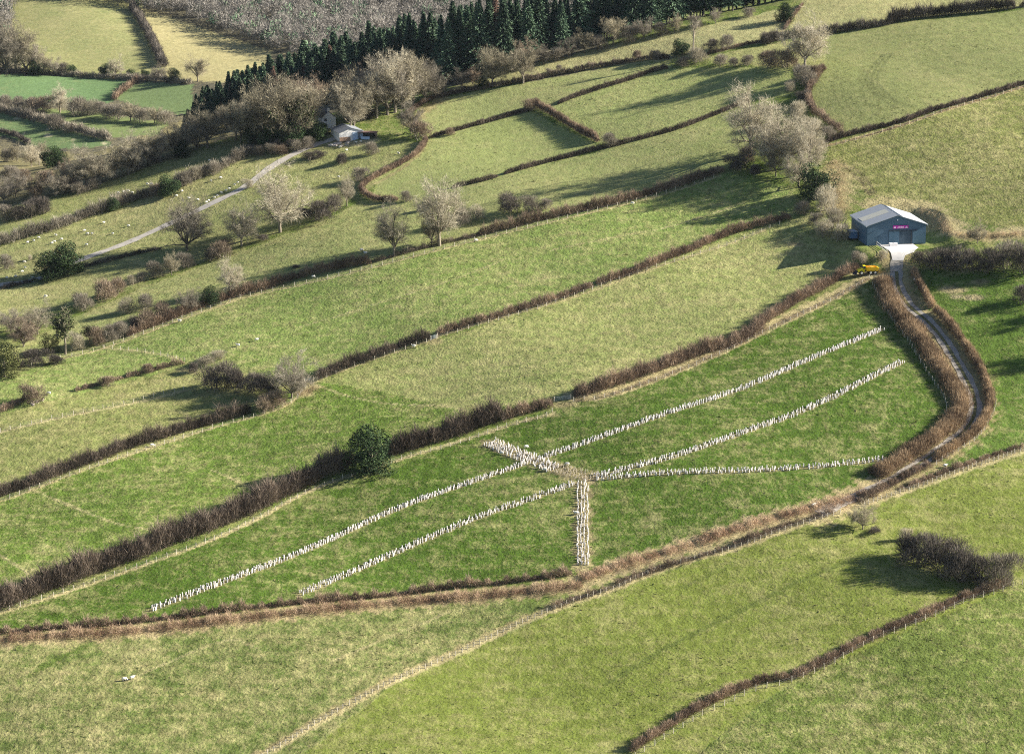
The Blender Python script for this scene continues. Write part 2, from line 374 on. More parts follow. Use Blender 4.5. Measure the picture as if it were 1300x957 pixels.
def build_ground():
    us = np.concatenate([np.linspace(-.62, -.24, 40), np.arange(-.235, .2351, .0008), np.linspace(.24, .62, 40)])
    ys = np.concatenate([np.linspace(-400, 520, 60), np.arange(522, 1200, 1.0), np.arange(1200, 1400, 2.0), np.arange(1400, 2100, 4.0), np.linspace(2110, 3400, 40)])
    U, Y = np.meshgrid(us, ys); X = U*np.maximum(Y, 520)
    Z = zt(X, Y)
    n0, n1 = X.shape
    PX, PY = proj(X, Y, Z)
    front = Y > 450
    jx = 2.2*np.sin(X*.31+Y*.2)+1.2*np.sin(X*.9-Y*.7); jy = 1.2*np.sin(X*.5-Y*.33)+.7*np.sin(X*1.1+Y*.8)
    QX = PX+jx*.6; QY = PY+jy*.5
    c = np.zeros((n0, n1, 3)); st = np.full((n0, n1), .4); rg = np.full((n0, n1), .8)
    for poly, col, s, r in FIELDS:
        k = inpoly(QX, QY, poly) & (front | (poly[0][0] == -900 and True))
        if poly[0][0] == -900: k = np.ones_like(k)
        c[k] = np.asarray(col)*(.95, 1.03, 1.0); st[k] = s; rg[k] = r
    for pts, w, col, s, a in STRIPS:
        g = smoothline(G(pts), 3.0)
        lo = g.min(0)-w*3; hi = g.max(0)+w*3
        sel = np.where((X > lo[0]) & (X < hi[0]) & (Y > lo[1]) & (Y < hi[1]))
        if not len(sel[0]): continue
        x = X[sel]; y = Y[sel]
        wob = 1+.4*np.sin(x*1.3+y*.9)+.35*np.sin(x*2.7-y*2.1)+.3*np.sin(x*.43+y*.61)
        if col == STR: w = w*.72; a = a*(.85+.25*np.sin(x*.9-y*.7))
        d = segdist(x, y, g[:, :2])
        f = np.clip(a*(1-S((d-w*.32*wob)/(w*.4))), 0, 1)[:, None]
        c[sel] = c[sel]*(1-f)+np.asarray(col)*f
        st[sel] = st[sel]*(1-f[:, 0])+s*f[:, 0]
    for (cx, cy), (rx, ry), col, a in PATCH:
        q = np.hypot((QX-cx)/rx, (QY-cy)/ry); f = (a*(1-S((q-.5)/.7)))[..., None]
        c = c*(1-f)+np.asarray(col)*f; st = st*(1-f[..., 0])+.7*f[..., 0]
    # an earth bank round the barn's cutting
    me = bpy.data.meshes.new('ground')
    v = np.stack([X, Y, Z], 2).reshape(-1, 3)
    idx = np.arange(n0*n1).reshape(n0, n1)
    f = np.stack([idx[:-1, :-1], idx[:-1, 1:], idx[1:, 1:], idx[1:, :-1]], 2).reshape(-1, 4)
    me.vertices.add(len(v)); me.vertices.foreach_set('co', v.astype(np.float32).ravel())
    me.loops.add(len(f)*4); me.loops.foreach_set('vertex_index', f.astype(np.int32).ravel())
    me.polygons.add(len(f)); me.polygons.foreach_set('loop_start', np.arange(0, len(f)*4, 4, dtype=np.int32))
    me.polygons.foreach_set('use_smooth', np.ones(len(f), bool))
    ca = np.concatenate([c.reshape(-1, 3), np.ones((n0*n1, 1))], 1)
    a = me.attributes.new('sward', 'FLOAT_COLOR', 'POINT'); a.data.foreach_set('color', ca.astype(np.float32).ravel())
    a = me.attributes.new('straw', 'FLOAT', 'POINT'); a.data.foreach_set('value', st.astype(np.float32).ravel())
    a = me.attributes.new('rough', 'FLOAT', 'POINT'); a.data.foreach_set('value', rg.astype(np.float32).ravel())
    me.update()
    m, nt, bs = newmat('meadow'); bs.inputs['Roughness'].default_value = 1; bs.inputs['Specular IOR Level'].default_value = 0.05
    geo = N(nt, 'ShaderNodeNewGeometry')
    def noise(scale, detail, stretch=None, rough=.5, dist=0.0):
        t = N(nt, 'ShaderNodeTexNoise'); t.inputs['Scale'].default_value = scale; t.inputs['Detail'].default_value = detail; t.inputs['Roughness'].default_value = rough
        t.inputs['Distortion'].default_value = dist
        if stretch:
            mp = N(nt, 'ShaderNodeMapping'); mp.inputs['Scale'].default_value = stretch; mp.inputs['Rotation'].default_value = (0, 0, .35)
            nt.links.new(geo.outputs['Position'], mp.inputs[0]); nt.links.new(mp.outputs[0], t.inputs['Vector'])
        else: nt.links.new(geo.outputs['Position'], t.inputs['Vector'])
        return t.outputs['Fac']
    def ctr(x, k): return math_n(nt, 'MULTIPLY', math_n(nt, 'SUBTRACT', x, .5), k)
    sw = N(nt, 'ShaderNodeAttribute', attribute_name='sward').outputs['Color']
    stw = N(nt, 'ShaderNodeAttribute', attribute_name='straw').outputs['Fac']
    rgh = N(nt, 'ShaderNodeAttribute', attribute_name='rough').outputs['Fac']
    fine = noise(1.15, 5, (1, .65, 1), .65); tuft = noise(.33, 4, (1, .7, 1), .6, .4); patch = noise(.055, 4, (1, .5, 1), .6, .6); wide = noise(.014, 3)
    streak = noise(.22, 4, (.35, 1.3, 1), .65, .5)
    e = math_n(nt, 'ADD', ctr(fine, 2.8), math_n(nt, 'ADD', ctr(tuft, 2.6), ctr(streak, 2.6)))
    e = math_n(nt, 'MULTIPLY', e, rgh)
    e = math_n(nt, 'ADD', e, ctr(patch, 1.7)); e = math_n(nt, 'ADD', e, ctr(wide, .8))
    s2 = math_n(nt, 'ADD', math_n(nt, 'MULTIPLY', math_n(nt, 'SUBTRACT', stw, .5), 1.5), .36)
    fac = math_n(nt, 'ADD', s2, math_n(nt, 'MULTIPLY', e, .55), clamp=True)
    strawc = mixc(nt, patch, (.34,.295,.125), (.42,.36,.185))
    col = mixc(nt, math_n(nt, 'MULTIPLY', fac, .78), sw, strawc)
    dk = noise(1.9, 4, None, .7); dk2 = noise(.5, 3, (1, .6, 1))
    d = math_n(nt, 'ADD', ctr(dk, 1.9), ctr(dk2, 1.7)); d = math_n(nt, 'MULTIPLY', d, rgh)
    mul = math_n(nt, 'ADD', 1.0, math_n(nt, 'MULTIPLY', d, .85)); mul = math_n(nt, 'MAXIMUM', mul, .3)
    vs = N(nt, 'ShaderNodeVectorMath', operation='SCALE'); nt.links.new(col, vs.inputs[0]); nt.links.new(mul, vs.inputs['Scale'])
    nt.links.new(vs.outputs[0], bs.inputs['Base Color'])
    bp = N(nt, 'ShaderNodeBump'); bp.inputs['Strength'].default_value = .55; bp.inputs['Distance'].default_value = .55
    hh = math_n(nt, 'ADD', noise(1.3, 3, None, .6), math_n(nt, 'MULTIPLY', tuft, .8))
    nt.links.new(math_n(nt, 'MULTIPLY', hh, rgh), bp.inputs['Height']); nt.links.new(bp.outputs[0], bs.inputs['Normal'])
    me.materials.append(m)
    tag(link('ground', me), kind='structure')
build_ground()

def ribbon(name, pts, w, mat, lift=.10, n=4, wfn=None):
    g = smoothline(G(pts), 1.0); t = np.gradient(g[:, :2], axis=0); t /= np.linalg.norm(t, axis=1, keepdims=True)
    nr = np.column_stack([-t[:, 1], t[:, 0]]); b = MB()
    wob = w*(1+.10*np.sin(np.arange(len(g))*.37)+.07*np.sin(np.arange(len(g))*.9))
    rows = [g[:, :2]+nr*(wob*(k/n-.5))[:, None] for k in range(n+1)]
    v = np.stack(rows, 1); z = zt(v[..., 0], v[..., 1])+lift; v = np.concatenate([v, z[..., None]], 2).reshape(-1, 3)
    i = np.arange(len(g)*(n+1)).reshape(len(g), n+1)
    q0, q1, q2, q3 = i[:-1, :-1].ravel(), i[:-1, 1:].ravel(), i[1:, 1:].ravel(), i[1:, :-1].ravel()
    b.add(v, np.concatenate([np.stack([q0, q2, q1], 1), np.stack([q0, q3, q2], 1)]))
    return tag(b.obj(name, mat), kind='structure')
LANE = [(1139,329),(1138,345),(1141,366),(1153,387),(1177,408),(1197,431),(1212,455),(1224,476),(1236,502),(1237,526),(1222,550),(1190,573),(1154,597),(1122,615),(1088,630),(1040,652)]
ribbon('lane', LANE, 3.6, M['lane'])
ribbon('lane_verge', LANE[1:-1], .9, plain('lane_grass', (.15,.145,.06), 1, .35, 1.2), .15, 2)
ribbon('path', [(-20,366),(0,362),(50,354),(100,331),(155,311),(205,289),(270,258),(310,238),(345,212),(385,190),(425,176)], 3.4, M['track'])

# ------------------------------------------------------------------ hedges and other linear growth
def growth(line, h, w, dens, mat, bw=.11, lmin=.25, lmax=.55, splay=.52, tall=.25, name='hedge', skip=None, upper=0.0):
    seg = np.linalg.norm(np.diff(line[:, :2], axis=0), axis=1); cum = np.concatenate([[0], np.cumsum(seg)]); L = cum[-1]
    n = int(L*dens); s = R.uniform(0, L, n); u = R.normal(0, .42, n).clip(-1, 1)
    ph = R.uniform(0, 6, 5)
    prof = 1+tall*(.5*np.sin(s*.21+ph[0])+.45*np.sin(s*.53+ph[1])+.5*np.sin(s*1.3+ph[2])+.45*np.sin(s*2.6+ph[3]))
    end = np.minimum(1, np.minimum(s, L-s)/1.5*.5+.5)
    hh = h*np.maximum(prof, .25)*(1-.38*u*u)*end*np.clip(R.normal(1, .10+.12*tall, n), .5, 1.5)
    wl = w*(1+.18*np.sin(s*.33+ph[4])+.12*np.sin(s*1.7+ph[1]))
    x = np.interp(s, cum, line[:, 0]); y = np.interp(s, cum, line[:, 1])
    k = np.clip(np.searchsorted(cum, s)-1, 0, len(line)-2); t = (line[k+1, :2]-line[k, :2])/seg[k][:, None]
    nr = np.column_stack([-t[:, 1], t[:, 0]])
    x = x+nr[:, 0]*u*wl*.5; y = y+nr[:, 1]*u*wl*.5
    ln = hh*R.uniform(lmin, lmax, n)
    z0 = np.maximum(0, (hh-ln))*R.uniform(upper, 1, n)**.8
    d = np.column_stack([nr[:, 0]*u*splay*1.3+R.normal(0, splay, n), nr[:, 1]*u*splay*1.3+R.normal(0, splay, n), np.ones(n)])
    tint = np.clip(.12+.5*R.random(n)**1.5+.22*np.sin(s*.31+ph[2])+.16*np.sin(s*.83+ph[0])+.36*(z0/np.maximum(h, .1)), 0, 1)  # tint rises with height: sunlit tops put into the twig colour
    b = MB(); b.blades(np.column_stack([x, y, zt(x, y)-.05+z0]), d, ln, bw*R.uniform(.6, 1.4, n), tint)
    # woody stems low in the hedge
    return b
def hedge(pts, h, w, dens, mat, label, bw=.11, group=None, **k):
    b = growth(smoothline(G(pts), 1.0), h*1.17, w*1.1, dens*1.15, mat, bw, **k)
    return tag(b.obj('hedge', M[mat]), label, 'hedge', group)
def stuff_strip(name, pts, h, w, dens, mat, bw=.09, **k):
    b = growth(smoothline(G(pts), 1.0), h, w, dens, mat, bw, splay=.6, **k)
    return tag(b.obj(name, M[mat]), kind='stuff')

H1A = [(-15,777),(0,772),(75,744),(130,724),(190,702),(250,679),(310,655),(366,628),(410,606),(450,592)]
H1B = [(492,578),(540,565),(574,554),(620,538),(640,532)]
H1C = [(638,532),(660,526),(680,520),(701,515)]
hedge(H1A, 6.0, 4.5, 210, 'hedge_dark', 'tall unclipped purple-brown hedge below the round evergreen, running down to the left edge', .13)
hedge(H1B, 5.6, 4.5, 210, 'hedge_dark', 'tall dark brown hedge right of the round evergreen', .13)
hedge(H1C, 3.4, 3.2, 170, 'hedge_brown', 'lower fluffy brown hedge end just left of the pale metal gate', .11)
hedge([(728,504),(777,491),(818,476),(868,458),(894,448),(937,436),(968,416)], 4.0, 3.6, 170, 'hedge_brown', 'bushy brown hedge rising right from the gate on a dry grass bank', .11)
hedge([(962,416),(1007,387),(1052,363),(1078,346),(1090,341)], 3.4, 3.0, 150, 'hedge_red', 'reddish-brown hedge above the guarded tree rows, ending by the yellow dumper', .10)
hedge([(-15,638),(0,631),(51,613),(117,587),(188,562),(254,542),(318,524)], 3.9, 3.0, 160, 'hedge_dark', 'even dark brown hedge crossing the left fields to the thorn thicket', .10)
hedge([(401,482),(429,472),(462,459),(523,437),(546,430)], 3.6, 3.0, 150, 'hedge_dark', 'short dark hedge between the bare tree by the small gate and the hedge gap', .10)
hedge([(554,427),(624,405),(650,398),(716,378),(752,364)], 2.7, 2.4, 140, 'hedge_brown', 'low brown hedge rising from the gap into the middle of the long fields', .10)
hedge([(757,362),(802,348),(868,322),(929,297),(970,286),(1004,277)], 2.9, 2.6, 140, 'hedge_red', 'russet hedge continuing up to the brush below the big pale trees', .10)
hedge([(160,428),(223,404),(279,383),(330,369),(391,350),(472,334)], 3.3, 3.0, 150, 'hedge_red', 'shaggy russet hedge above a post fence, passing the pale round bush', .10)
hedge([(472,334),(503,325),(556,311),(605,300)], 1.7, 2.6, 110, 'hedge_dark', 'thin low scrub hedge at the feet of the two tall bare trees', .08, tall=.4)
hedge([(605,300),(650,289),(716,273),(752,266),(802,254),(838,244),(884,230),(918,218)], 3.3, 3.0, 150, 'hedge_brown', 'fluffy brown hedge from the tall bare trees up to the pale tree clump', .10)
hedge([(-20,318),(0,311),(63,293),(122,272),(165,256),(203,246),(250,227),(285,213),(312,198)], 4.2, 4.0, 120, 'twig_brown', 'grey-brown hedge of shrubs above the sheep pasture on the left', .13)
hedge([(0,524),(22,513),(40,505)], 2.2, 2.4, 130, 'hedge_brown', 'brown hedge scrap at the left edge below the round-headed shrub', .1)
hedge([(95,497),(142,484),(203,468),(235,461)], 1.5, 2.2, 110, 'hedge_brown', 'low sparse hedge between the round-headed shrub and the thicket', .09, tall=.5)
# trimmed hedges of the upper fields
hedge([(541,178),(536,188),(523,201),(498,215),(472,229),(459,240),(466,250),(482,256),(505,255)], 2.2, 2.0, 170, 'hedge_red', 'curving clipped russet hedge round the foot of the pale middle field', .10, tall=.1, splay=.25)
hedge([(548,175),(575,168),(599,161),(650,147),(672,141)], 1.9, 1.6, 150, 'hedge_dark', 'thin clipped dark hedge from the round shrub towards the corner bush', .10, tall=.1, splay=.2)
hedge([(677,134),(716,157),(745,173),(759,181)], 3.0, 2.0, 190, 'hedge_red', 'clipped red-brown hedge falling across the slope with its shadow beside it', .10, tall=.08, splay=.2)
hedge([(708,133),(730,124),(754,116),(802,101),(825,93),(848,87)], 2.0, 1.6, 150, 'hedge_dark', 'clipped dark hedge climbing to the bushes under the pollard', .10, tall=.1, splay=.2)
hedge([(640,222),(686,209),(741,195),(790,183),(858,165),(919,142),(950,130)], 1.9, 1.6, 150, 'hedge_dark', 'long thin clipped hedge ending at the big pale tree clump', .10, tall=.12, splay=.2)
hedge([(574,239),(610,231),(632,225)], 1.7, 1.5, 140, 'hedge_dark', 'short end of clipped hedge behind the tall bare tree', .10, tall=.12, splay=.2)
hedge([(560,124),(590,117),(640,109),(665,104),(716,94),(767,85),(818,77),(850,75)], 2.2, 2.0, 150, 'hedge_dark', 'dark hedge under the upper pasture, below the conifer plantation', .11, tall=.25, splay=.25)
hedge([(515,150),(528,138),(545,128),(562,121)], 2.0, 2.5, 110, 'hedge_red', 'russet hedge bank beside the wood above the white shed', .12)
hedge([(896,70),(932,61),(965,54)], 1.4, 1.5, 120, 'hedge_brown', 'low brown hedge line leading to the dark bushes under the wall', .11)
hedge([(965,56),(989,51),(1020,46),(1051,43),(1101,36),(1125,32)], 3.4, 2.6, 150, 'twig_dark', 'dark unclipped hedge running right behind the spreading bare tree', .12)
hedge([(1125,32),(1150,26),(1201,20),(1250,15),(1289,11)], 5.0, 3.0, 160, 'twig_dark', 'tall row of dark hedge saplings on the skyline of the ridged field', .13, tall=.2)
hedge([(1294,9),(1340,2),(1400,-8)], 2.0, 2.0, 120, 'hedge_dark', 'low dark hedge end beyond the sapling row', .11)
hedge([(1042,184),(1078,172),(1143,156),(1174,145),(1221,131),(1300,107),(1340,94)], 1.9, 2.0, 150, 'hedge_dark', 'thin dark hedge with a pale grass foot below the ridged field', .10)
hedge([(1046,88),(1036,100),(1027,115),(1026,130),(1033,143)], 2.6, 2.4, 160, 'hedge_red', 'red-brown hedge curling down from the spreading bare tree', .11)
hedge([(1033,143),(1050,156),(1068,170)], 2.8, 3.0, 110, 'hedge_brown', 'scrubby brown hedge closing the corner of the ridged field', .11)
hedge([(1019,6),(1007,22),(996,38)], 1.4, 1.4, 110, 'hedge_red', 'short reddish hedge beside the pale strip by the conical evergreen', .11)
# lane hedges
hedge([(1118,356),(1125,374),(1133,390),(1146,407),(1162,426),(1176,443),(1190,464),(1207,489),(1219,509),(1219,524),(1206,543),(1184,560),(1157,578),(1131,595),(1110,606)], 2.7, 6.2, 380, 'hedge_gold', 'clipped golden-brown hedge on the field side of the winding lane', .10, tall=.08, splay=.25)
hedge([(1159,346),(1167,362),(1176,377),(1184,392)], 2.3, 2.2, 230, 'hedge_gold', 'short tawny hedge just below the barn on the outer side of the lane', .10, tall=.15, splay=.25)
hedge([(1186,396),(1204,412),(1217,430),(1232,450),(1244,470),(1254,494),(1257,515),(1250,535),(1234,554),(1210,571),(1186,586)], 2.5, 2.6, 250, 'hedge_gold', 'long tawny hedge bending round the outer side of the lane', .10, tall=.15, splay=.25)
hedge([(1180,590),(1150,606),(1118,624),(1090,638)], 2.0, 2.6, 150, 'hedge_brown', 'ragged brown hedge at the bottom of the lane', .10, tall=.4)
hedge([(1300,567),(1250,583),(1210,597),(1180,608),(1140,622)], 1.4, 2.0, 110, 'hedge_brown', 'low brown hedge behind the close-set posts right of the lane', .09, tall=.5)
hedge([(-15,808),(0,804),(150,792),(330,771),(440,761),(574,746),(650,739),(726,729)], 1.7, 2.0, 150, 'hedge_brown', 'low ragged hedge along the top of the bracken bank', .09, tall=.5)
hedge([(800,955),(880,905),(960,868),(1004,861),(1046,844),(1106,811),(1156,791),(1190,776),(1235,757),(1282,742)], 2.3, 2.2, 160, 'hedge_red', 'reddish hedge climbing the lower right pasture to the thorn clump', .09)
hedge([(700,772),(760,752),(800,736),(860,716),(930,694),(1000,668),(1060,650)], 1.3, 2.2, 100, 'hedge_brown', 'scrappy hedge above the close-set bottom fence', .09, tall=.7)
# beyond the valley
hedge([(168,12),(180,30),(190,48),(200,68),(208,86)], 5.5, 5, 70, 'twig_dark', 'purple-grey hedge dividing the two far hill pastures', .26)
hedge([(-20,89),(0,91),(90,97),(180,102),(243,107)], 3.5, 4.0, 60, 'twig_brown', 'distant hedge along the foot of the two far hill pastures', .24)
hedge([(176,103),(164,111),(152,121),(144,128)], 4.0, 3.5, 60, 'hedge_red', 'distant reddish hedge between the two emerald fields', .24)
hedge([(-20,138),(0,142),(50,154),(90,166),(140,179)], 5.0, 5.0, 70, 'twig_brown', 'distant dark hedge above the field with pale feed patches', .24)
hedge([(-10,164),(0,168),(20,174),(38,184)], 3.0, 3.0, 60, 'twig_dark', 'distant dark hedge scrap at the left edge below the feed patches', .24)
hedge([(0,367),(20,363),(48,356)], 1.6, 2.0, 120, 'twig_dark', 'dark hedge scrap under the farm track left of the clipped evergreens', .11)
hedge([(98,341),(130,334),(160,326),(190,319),(205,316)], 1.5, 2.2, 110, 'twig_dark', 'low dark hedge below the farm track right of the clipped evergreens', .11)
# banks of dead growth: uncountable
stuff_strip('bracken', [(0,813),(150,803),(330,783),(500,766),(650,753),(740,744)], 1.5, 6.0, 190, 'bracken', tall=.5)
stuff_strip('bracken', [(735,737),(800,715),(890,688),(970,662),(1060,640),(1105,624)], 1.4, 6.5, 180, 'bracken', tall=.5)
stuff_strip('dry_grass', [(730,509),(777,501),(868,468),(960,425),(1065,375),(1104,353)], .6, 3.6, 110, 'straw', tall=.5)
stuff_strip('dry_grass', [(375,503),(392,496),(404,492)], .7, 5, 120, 'straw', tall=.5)
stuff_strip('dry_grass', [(1165,266),(1185,282),(1210,296),(1250,300),(1320,296)], .9, 6, 130, 'straw', tall=.5)
stuff_strip('dry_grass', [(1058,205),(1066,228),(1064,256),(1072,280)], .9, 9, 110, 'straw', tall=.5)
stuff_strip('dry_grass', [(1040,188),(1143,160),(1221,134),(1310,107)], .5, 1.5, 90, 'straw', tall=.5)

def tussocks():
    n = 70000; y = R.uniform(540, 1010, n); x = R.uniform(-.205, .205, n)*y
    cl = np.sin(x*.09+y*.05)+np.sin(x*.05-y*.11+1)+.8*np.sin(x*.23+y*.31)+R.normal(0, .9, n)
    ln = G(LANE)[:, :2]; ok = (cl > .35) & (segdist(x, y, ln) > 3.2) & (np.hypot(x-BARN[0], y-BARN[1]-6) > 22)
    x, y = x[ok], y[ok]; k = np.repeat(np.arange(len(x)), 4); m = len(k); b = MB()
    root = np.column_stack([x[k]+R.normal(0, .12, m), y[k]+R.normal(0, .12, m), zt(x, y)[k]-.03])
    d = np.column_stack([R.normal(0, .7, m), R.normal(0, .7, m), np.ones(m)]); sz = R.lognormal(-1.4, .3, len(x))[k]
    b.blades(root, d, sz, sz*.55, np.clip(R.beta(1.2, 1.8, len(x))[k]+R.normal(0, .08, m), 0, 1))
    tag(b.obj('grass', leafmat('tussock_blades', (.055,.085,.018), (.40,.36,.17), .25)), kind='stuff')
tussocks()
# ------------------------------------------------------------------ tree kinds (each built once, copied after)
PROTO = {}
def rot_about(v, ax, ang):
    ax = ax/np.linalg.norm(ax); c, s_ = math.cos(ang), math.sin(ang)
    return v*c+np.cross(ax, v)*s_+ax*np.dot(ax, v)*(1-c)
def bare_tree(H, spread, trunk_h, nlimb, twigs, tw, droop=0.0, seed=0, lean=0.0, tr=.019, env=.40, low=.16):
    rg = np.random.default_rng(seed); wood = MB(); tips = []; cz = H*(1+low)/2; rz = H*(1-low)/2; ex = rg.uniform(.85, 1.15, 2)
    def inside(p, k=1.0): return (p[0]/(env*H*ex[0]))**2+(p[1]/(env*H*ex[1]))**2+((p[2]-cz)/rz)**2 < k*(1+.25*math.sin(p[0]*1.1+seed)*math.sin(p[2]*.9+p[1]))
    def grow(p, d, ln, r, lev):
        segs = 4 if lev == 1 else 3; q = p; rr = r; dd = d
        for i in range(segs):
            dd = dd+rg.normal(0, .16, 3)+np.array([0, 0, .05-droop*.12*lev]); dd /= np.linalg.norm(dd)
            nq = q+dd*ln/segs; r2 = rr*.80
            if lev > 1 and not inside(nq): break
            wood.tube(q, nq, rr, r2, 5 if lev < 2 else 3, tint=rg.uniform(.1, .9))
            if lev >= 2 or i >= 1: tips.append((nq, dd, lev))
            q = nq; rr = r2
            if lev < 3:
                for k in range(rg.integers(1, 3)):
                    ax = np.cross(dd, rg.normal(size=3)); a = rg.uniform(.5, 1.15)
                    grow(q, rot_about(dd, ax, a), ln*rg.uniform(.42, .66), rr*.6, lev+1)
    th = H*trunk_h; top = np.array([lean*th, 0, th])
    m = top*.5+np.array([.15, .1, 0]); wood.tube((0, 0, -.5), m, H*tr*1.25, H*tr, 7, .5); wood.tube(m, top, H*tr, H*tr*.85, 7, .6)
    for i in range(nlimb):
        az = 2*PI*i*.38+rg.uniform(-.4, .4); el = rg.uniform(.45, 1.25)*spread if i else .08
        d = np.array([math.sin(el)*math.cos(az), math.sin(el)*math.sin(az), math.cos(el)])
        grow(top*(1 if i < 2 else rg.uniform(.75, 1.1)), d, H*(1-trunk_h)*(.62 if i == 0 else rg.uniform(.40, .52)), H*tr*(.85 if i == 0 else .66), 1)
    tips = [t for t in tips if inside(t[0], 1.05)]
    P = np.array([t[0] for t in tips]); D = np.array([t[1] for t in tips])
    k = rg.integers(0, len(P), twigs); ln = H*rg.uniform(.035, .095, twigs)
    d = D[k]*.8+rg.normal(0, .6, (twigs, 3)); d[:, 2] += .15-droop
    root = P[k]+rg.normal(0, H*.02, (twigs, 3))
    crown = MB(); crown.blades(root, d, ln, tw*rg.uniform(.6, 1.4, twigs), np.clip(rg.beta(1.6, 1.6, twigs)+.12*np.sin(P[k][:, 2]*1.7), 0, 1))
    z = np.concatenate(crown.v)[:, 2].max(); s_ = H/z
    for b in (wood, crown): b.v = [v*s_ for v in b.v]
    return wood, crown
def shrub(H, wid, n, bw, seed, stems=9, loose=.25):
    rg = np.random.default_rng(seed); wood = MB(); crown = MB()
    for i in range(stems):
        az = rg.uniform(0, 2*PI); e = rg.uniform(.05, .8); d = np.array([math.sin(e)*math.cos(az)*wid, math.sin(e)*math.sin(az)*wid, math.cos(e)])
        p = np.array([rg.normal(0, .12*wid*H), rg.normal(0, .12*wid*H), -.3]); q = p+d*H*rg.uniform(.5, .75)
        wood.tube(p, q, H*.016, H*.006, 4, rg.uniform(.2, 1))
    lobes = rg.normal(0, .3, (7, 3))*[wid*H*.55, wid*H*.55, H*.16]+[0, 0, H*.52]; lr = H*rg.uniform(.28, .46, 7); lobes[:3, 2] = H*.24; lobes[3:, 2] += H*.05
    k = rg.integers(0, 7, n); dv = rg.normal(size=(n, 3)); dv /= np.linalg.norm(dv, axis=1, keepdims=True); dv[:, 2] = np.where(dv[:, 2] < -.5, -dv[:, 2], dv[:, 2])
    r = lr[k]*rg.uniform(.25, 1, n)**.5; root = lobes[k]+dv*r[:, None]*[min(1.15, .6+.5*wid), min(1.15, .6+.5*wid), 1]
    root[:, 2] = np.maximum(root[:, 2], .02*H)
    d = dv*.8+[0, 0, .75]+rg.normal(0, loose, (n, 3)); ln = H*rg.uniform(.10, .24, n)
    crown.blades(root-d*.3*ln[:, None], d, ln, bw*rg.uniform(.6, 1.4, n), np.clip(rg.beta(1.6, 1.8, n)+.12*np.sin(k*2.1), 0, 1))
    z = np.concatenate(crown.v)[:, 2].max(); s_ = H/z
    for b in (wood, crown): b.v = [v*s_ for v in b.v]
    return wood, crown
def leafy(H, wid, n, size, seed, base=.12):
    rg = np.random.default_rng(seed); wood = MB(); crown = MB()
    wood.tube((0, 0, -.4), (0, 0, H*.5), H*.035, H*.02, 6)
    for i in range(6):
        az = i*PI/3; wood.tube((0, 0, H*.25), (math.cos(az)*H*wid*.3, math.sin(az)*H*wid*.3, H*.62), H*.015, H*.006, 4)
    nl = 22; dv = rg.normal(size=(nl, 3)); dv /= np.linalg.norm(dv, axis=1, keepdims=True)
    c = dv*[wid*H*.34, wid*H*.34, H*.34]*rg.uniform(.55, 1.1, (nl, 1))+[0, 0, H*.46]; lr = H*rg.uniform(.15, .26, nl); c[:6, 2] = H*.16
    k = rg.integers(0, nl, n); e = rg.normal(size=(n, 3)); e /= np.linalg.norm(e, axis=1, keepdims=True)
    p = c[k]+e*(lr[k]*rg.uniform(.35, 1, n)**.4)[:, None]; p[:, 2] = np.maximum(p[:, 2], .03*H)
    crown.leaves(p, size*rg.uniform(.6, 1.4, n), np.clip(rg.beta(1.5, 2, n)+.18*np.sin(k*1.7), 0, 1))
    z = np.concatenate(crown.v)[:, 2].max(); s_ = H/z
    for b in (wood, crown): b.v = [v*s_ for v in b.v]
    return wood, crown
def ivy_tree(H, seed):
    wood, tw = bare_tree(H, .9, .45, 6, 900, .08, 0, seed)
    rg = np.random.default_rng(seed); n = 1900; crown = MB()
    P = np.concatenate(wood.v); k = rg.integers(0, len(P), n); p = P[k]+rg.normal(0, .45, (n, 3)); p = p[p[:, 2] > H*.25]
    crown.leaves(p, .3*rg.uniform(.6, 1.4, len(p)), rg.beta(1.5, 2, len(p)))
    crown.add(np.concatenate(tw.v), np.concatenate(tw.f), .6, 1)
    return wood, crown
def conifer(H, seed, rad=.17, n=1300, thin=1.0):
    rg = np.random.default_rng(seed); wood = MB(); crown = MB(); wood.tube((0, 0, -.8), (0, 0, H*.96), H*.013, H*.002, 6)
    z = H*(.10+.88*rg.random(n)**.85); az = rg.uniform(0, 2*PI, n)
    lobe = 1+.22*np.sin(az*3+z*.8)+.15*np.sin(az*5-z*1.9)
    r = rad*H*np.minimum(1, 1.15*(1-z/H))**1.05*rg.uniform(.45, 1.15, n)*lobe+.12
    ca, sa = np.cos(az), np.sin(az); root = np.column_stack([0*z, 0*z, z+.25*r])
    d = np.column_stack([ca, sa, -.28+.25*rg.normal(0, .5, n)])
    crown.blades(root, d, r, .85*thin*rg.uniform(.5, 1.3, n), rg.beta(1.6, 2, n))
    # hanging sprays along each bough
    k = np.repeat(np.arange(n), 3); f = rg.uniform(.35, 1, len(k)); q = root[k]+d[k]*(r[k]*f)[:, None]
    dd = np.column_stack([ca[k]*.6+rg.normal(0, .6, len(k)), sa[k]*.6+rg.normal(0, .6, len(k)), -.5+rg.normal(0, .35, len(k))])
    crown.blades(q, dd, H*rg.uniform(.02, .05, len(k))*(.35+.65*(1-z[k]/H)), .42*thin*rg.uniform(.6, 1.4, len(k)), np.clip(rg.beta(1.8, 1.8, len(k))*(.55+.6*f), 0, 1))
    return wood, crown
def reg(kind, H, wc, wm, cm):
    wood, crown = wc
    PROTO.setdefault(kind, []).append((H, wood.mesh(kind+'_trunk', wm, True), crown.mesh(kind+'_crown', cm)))
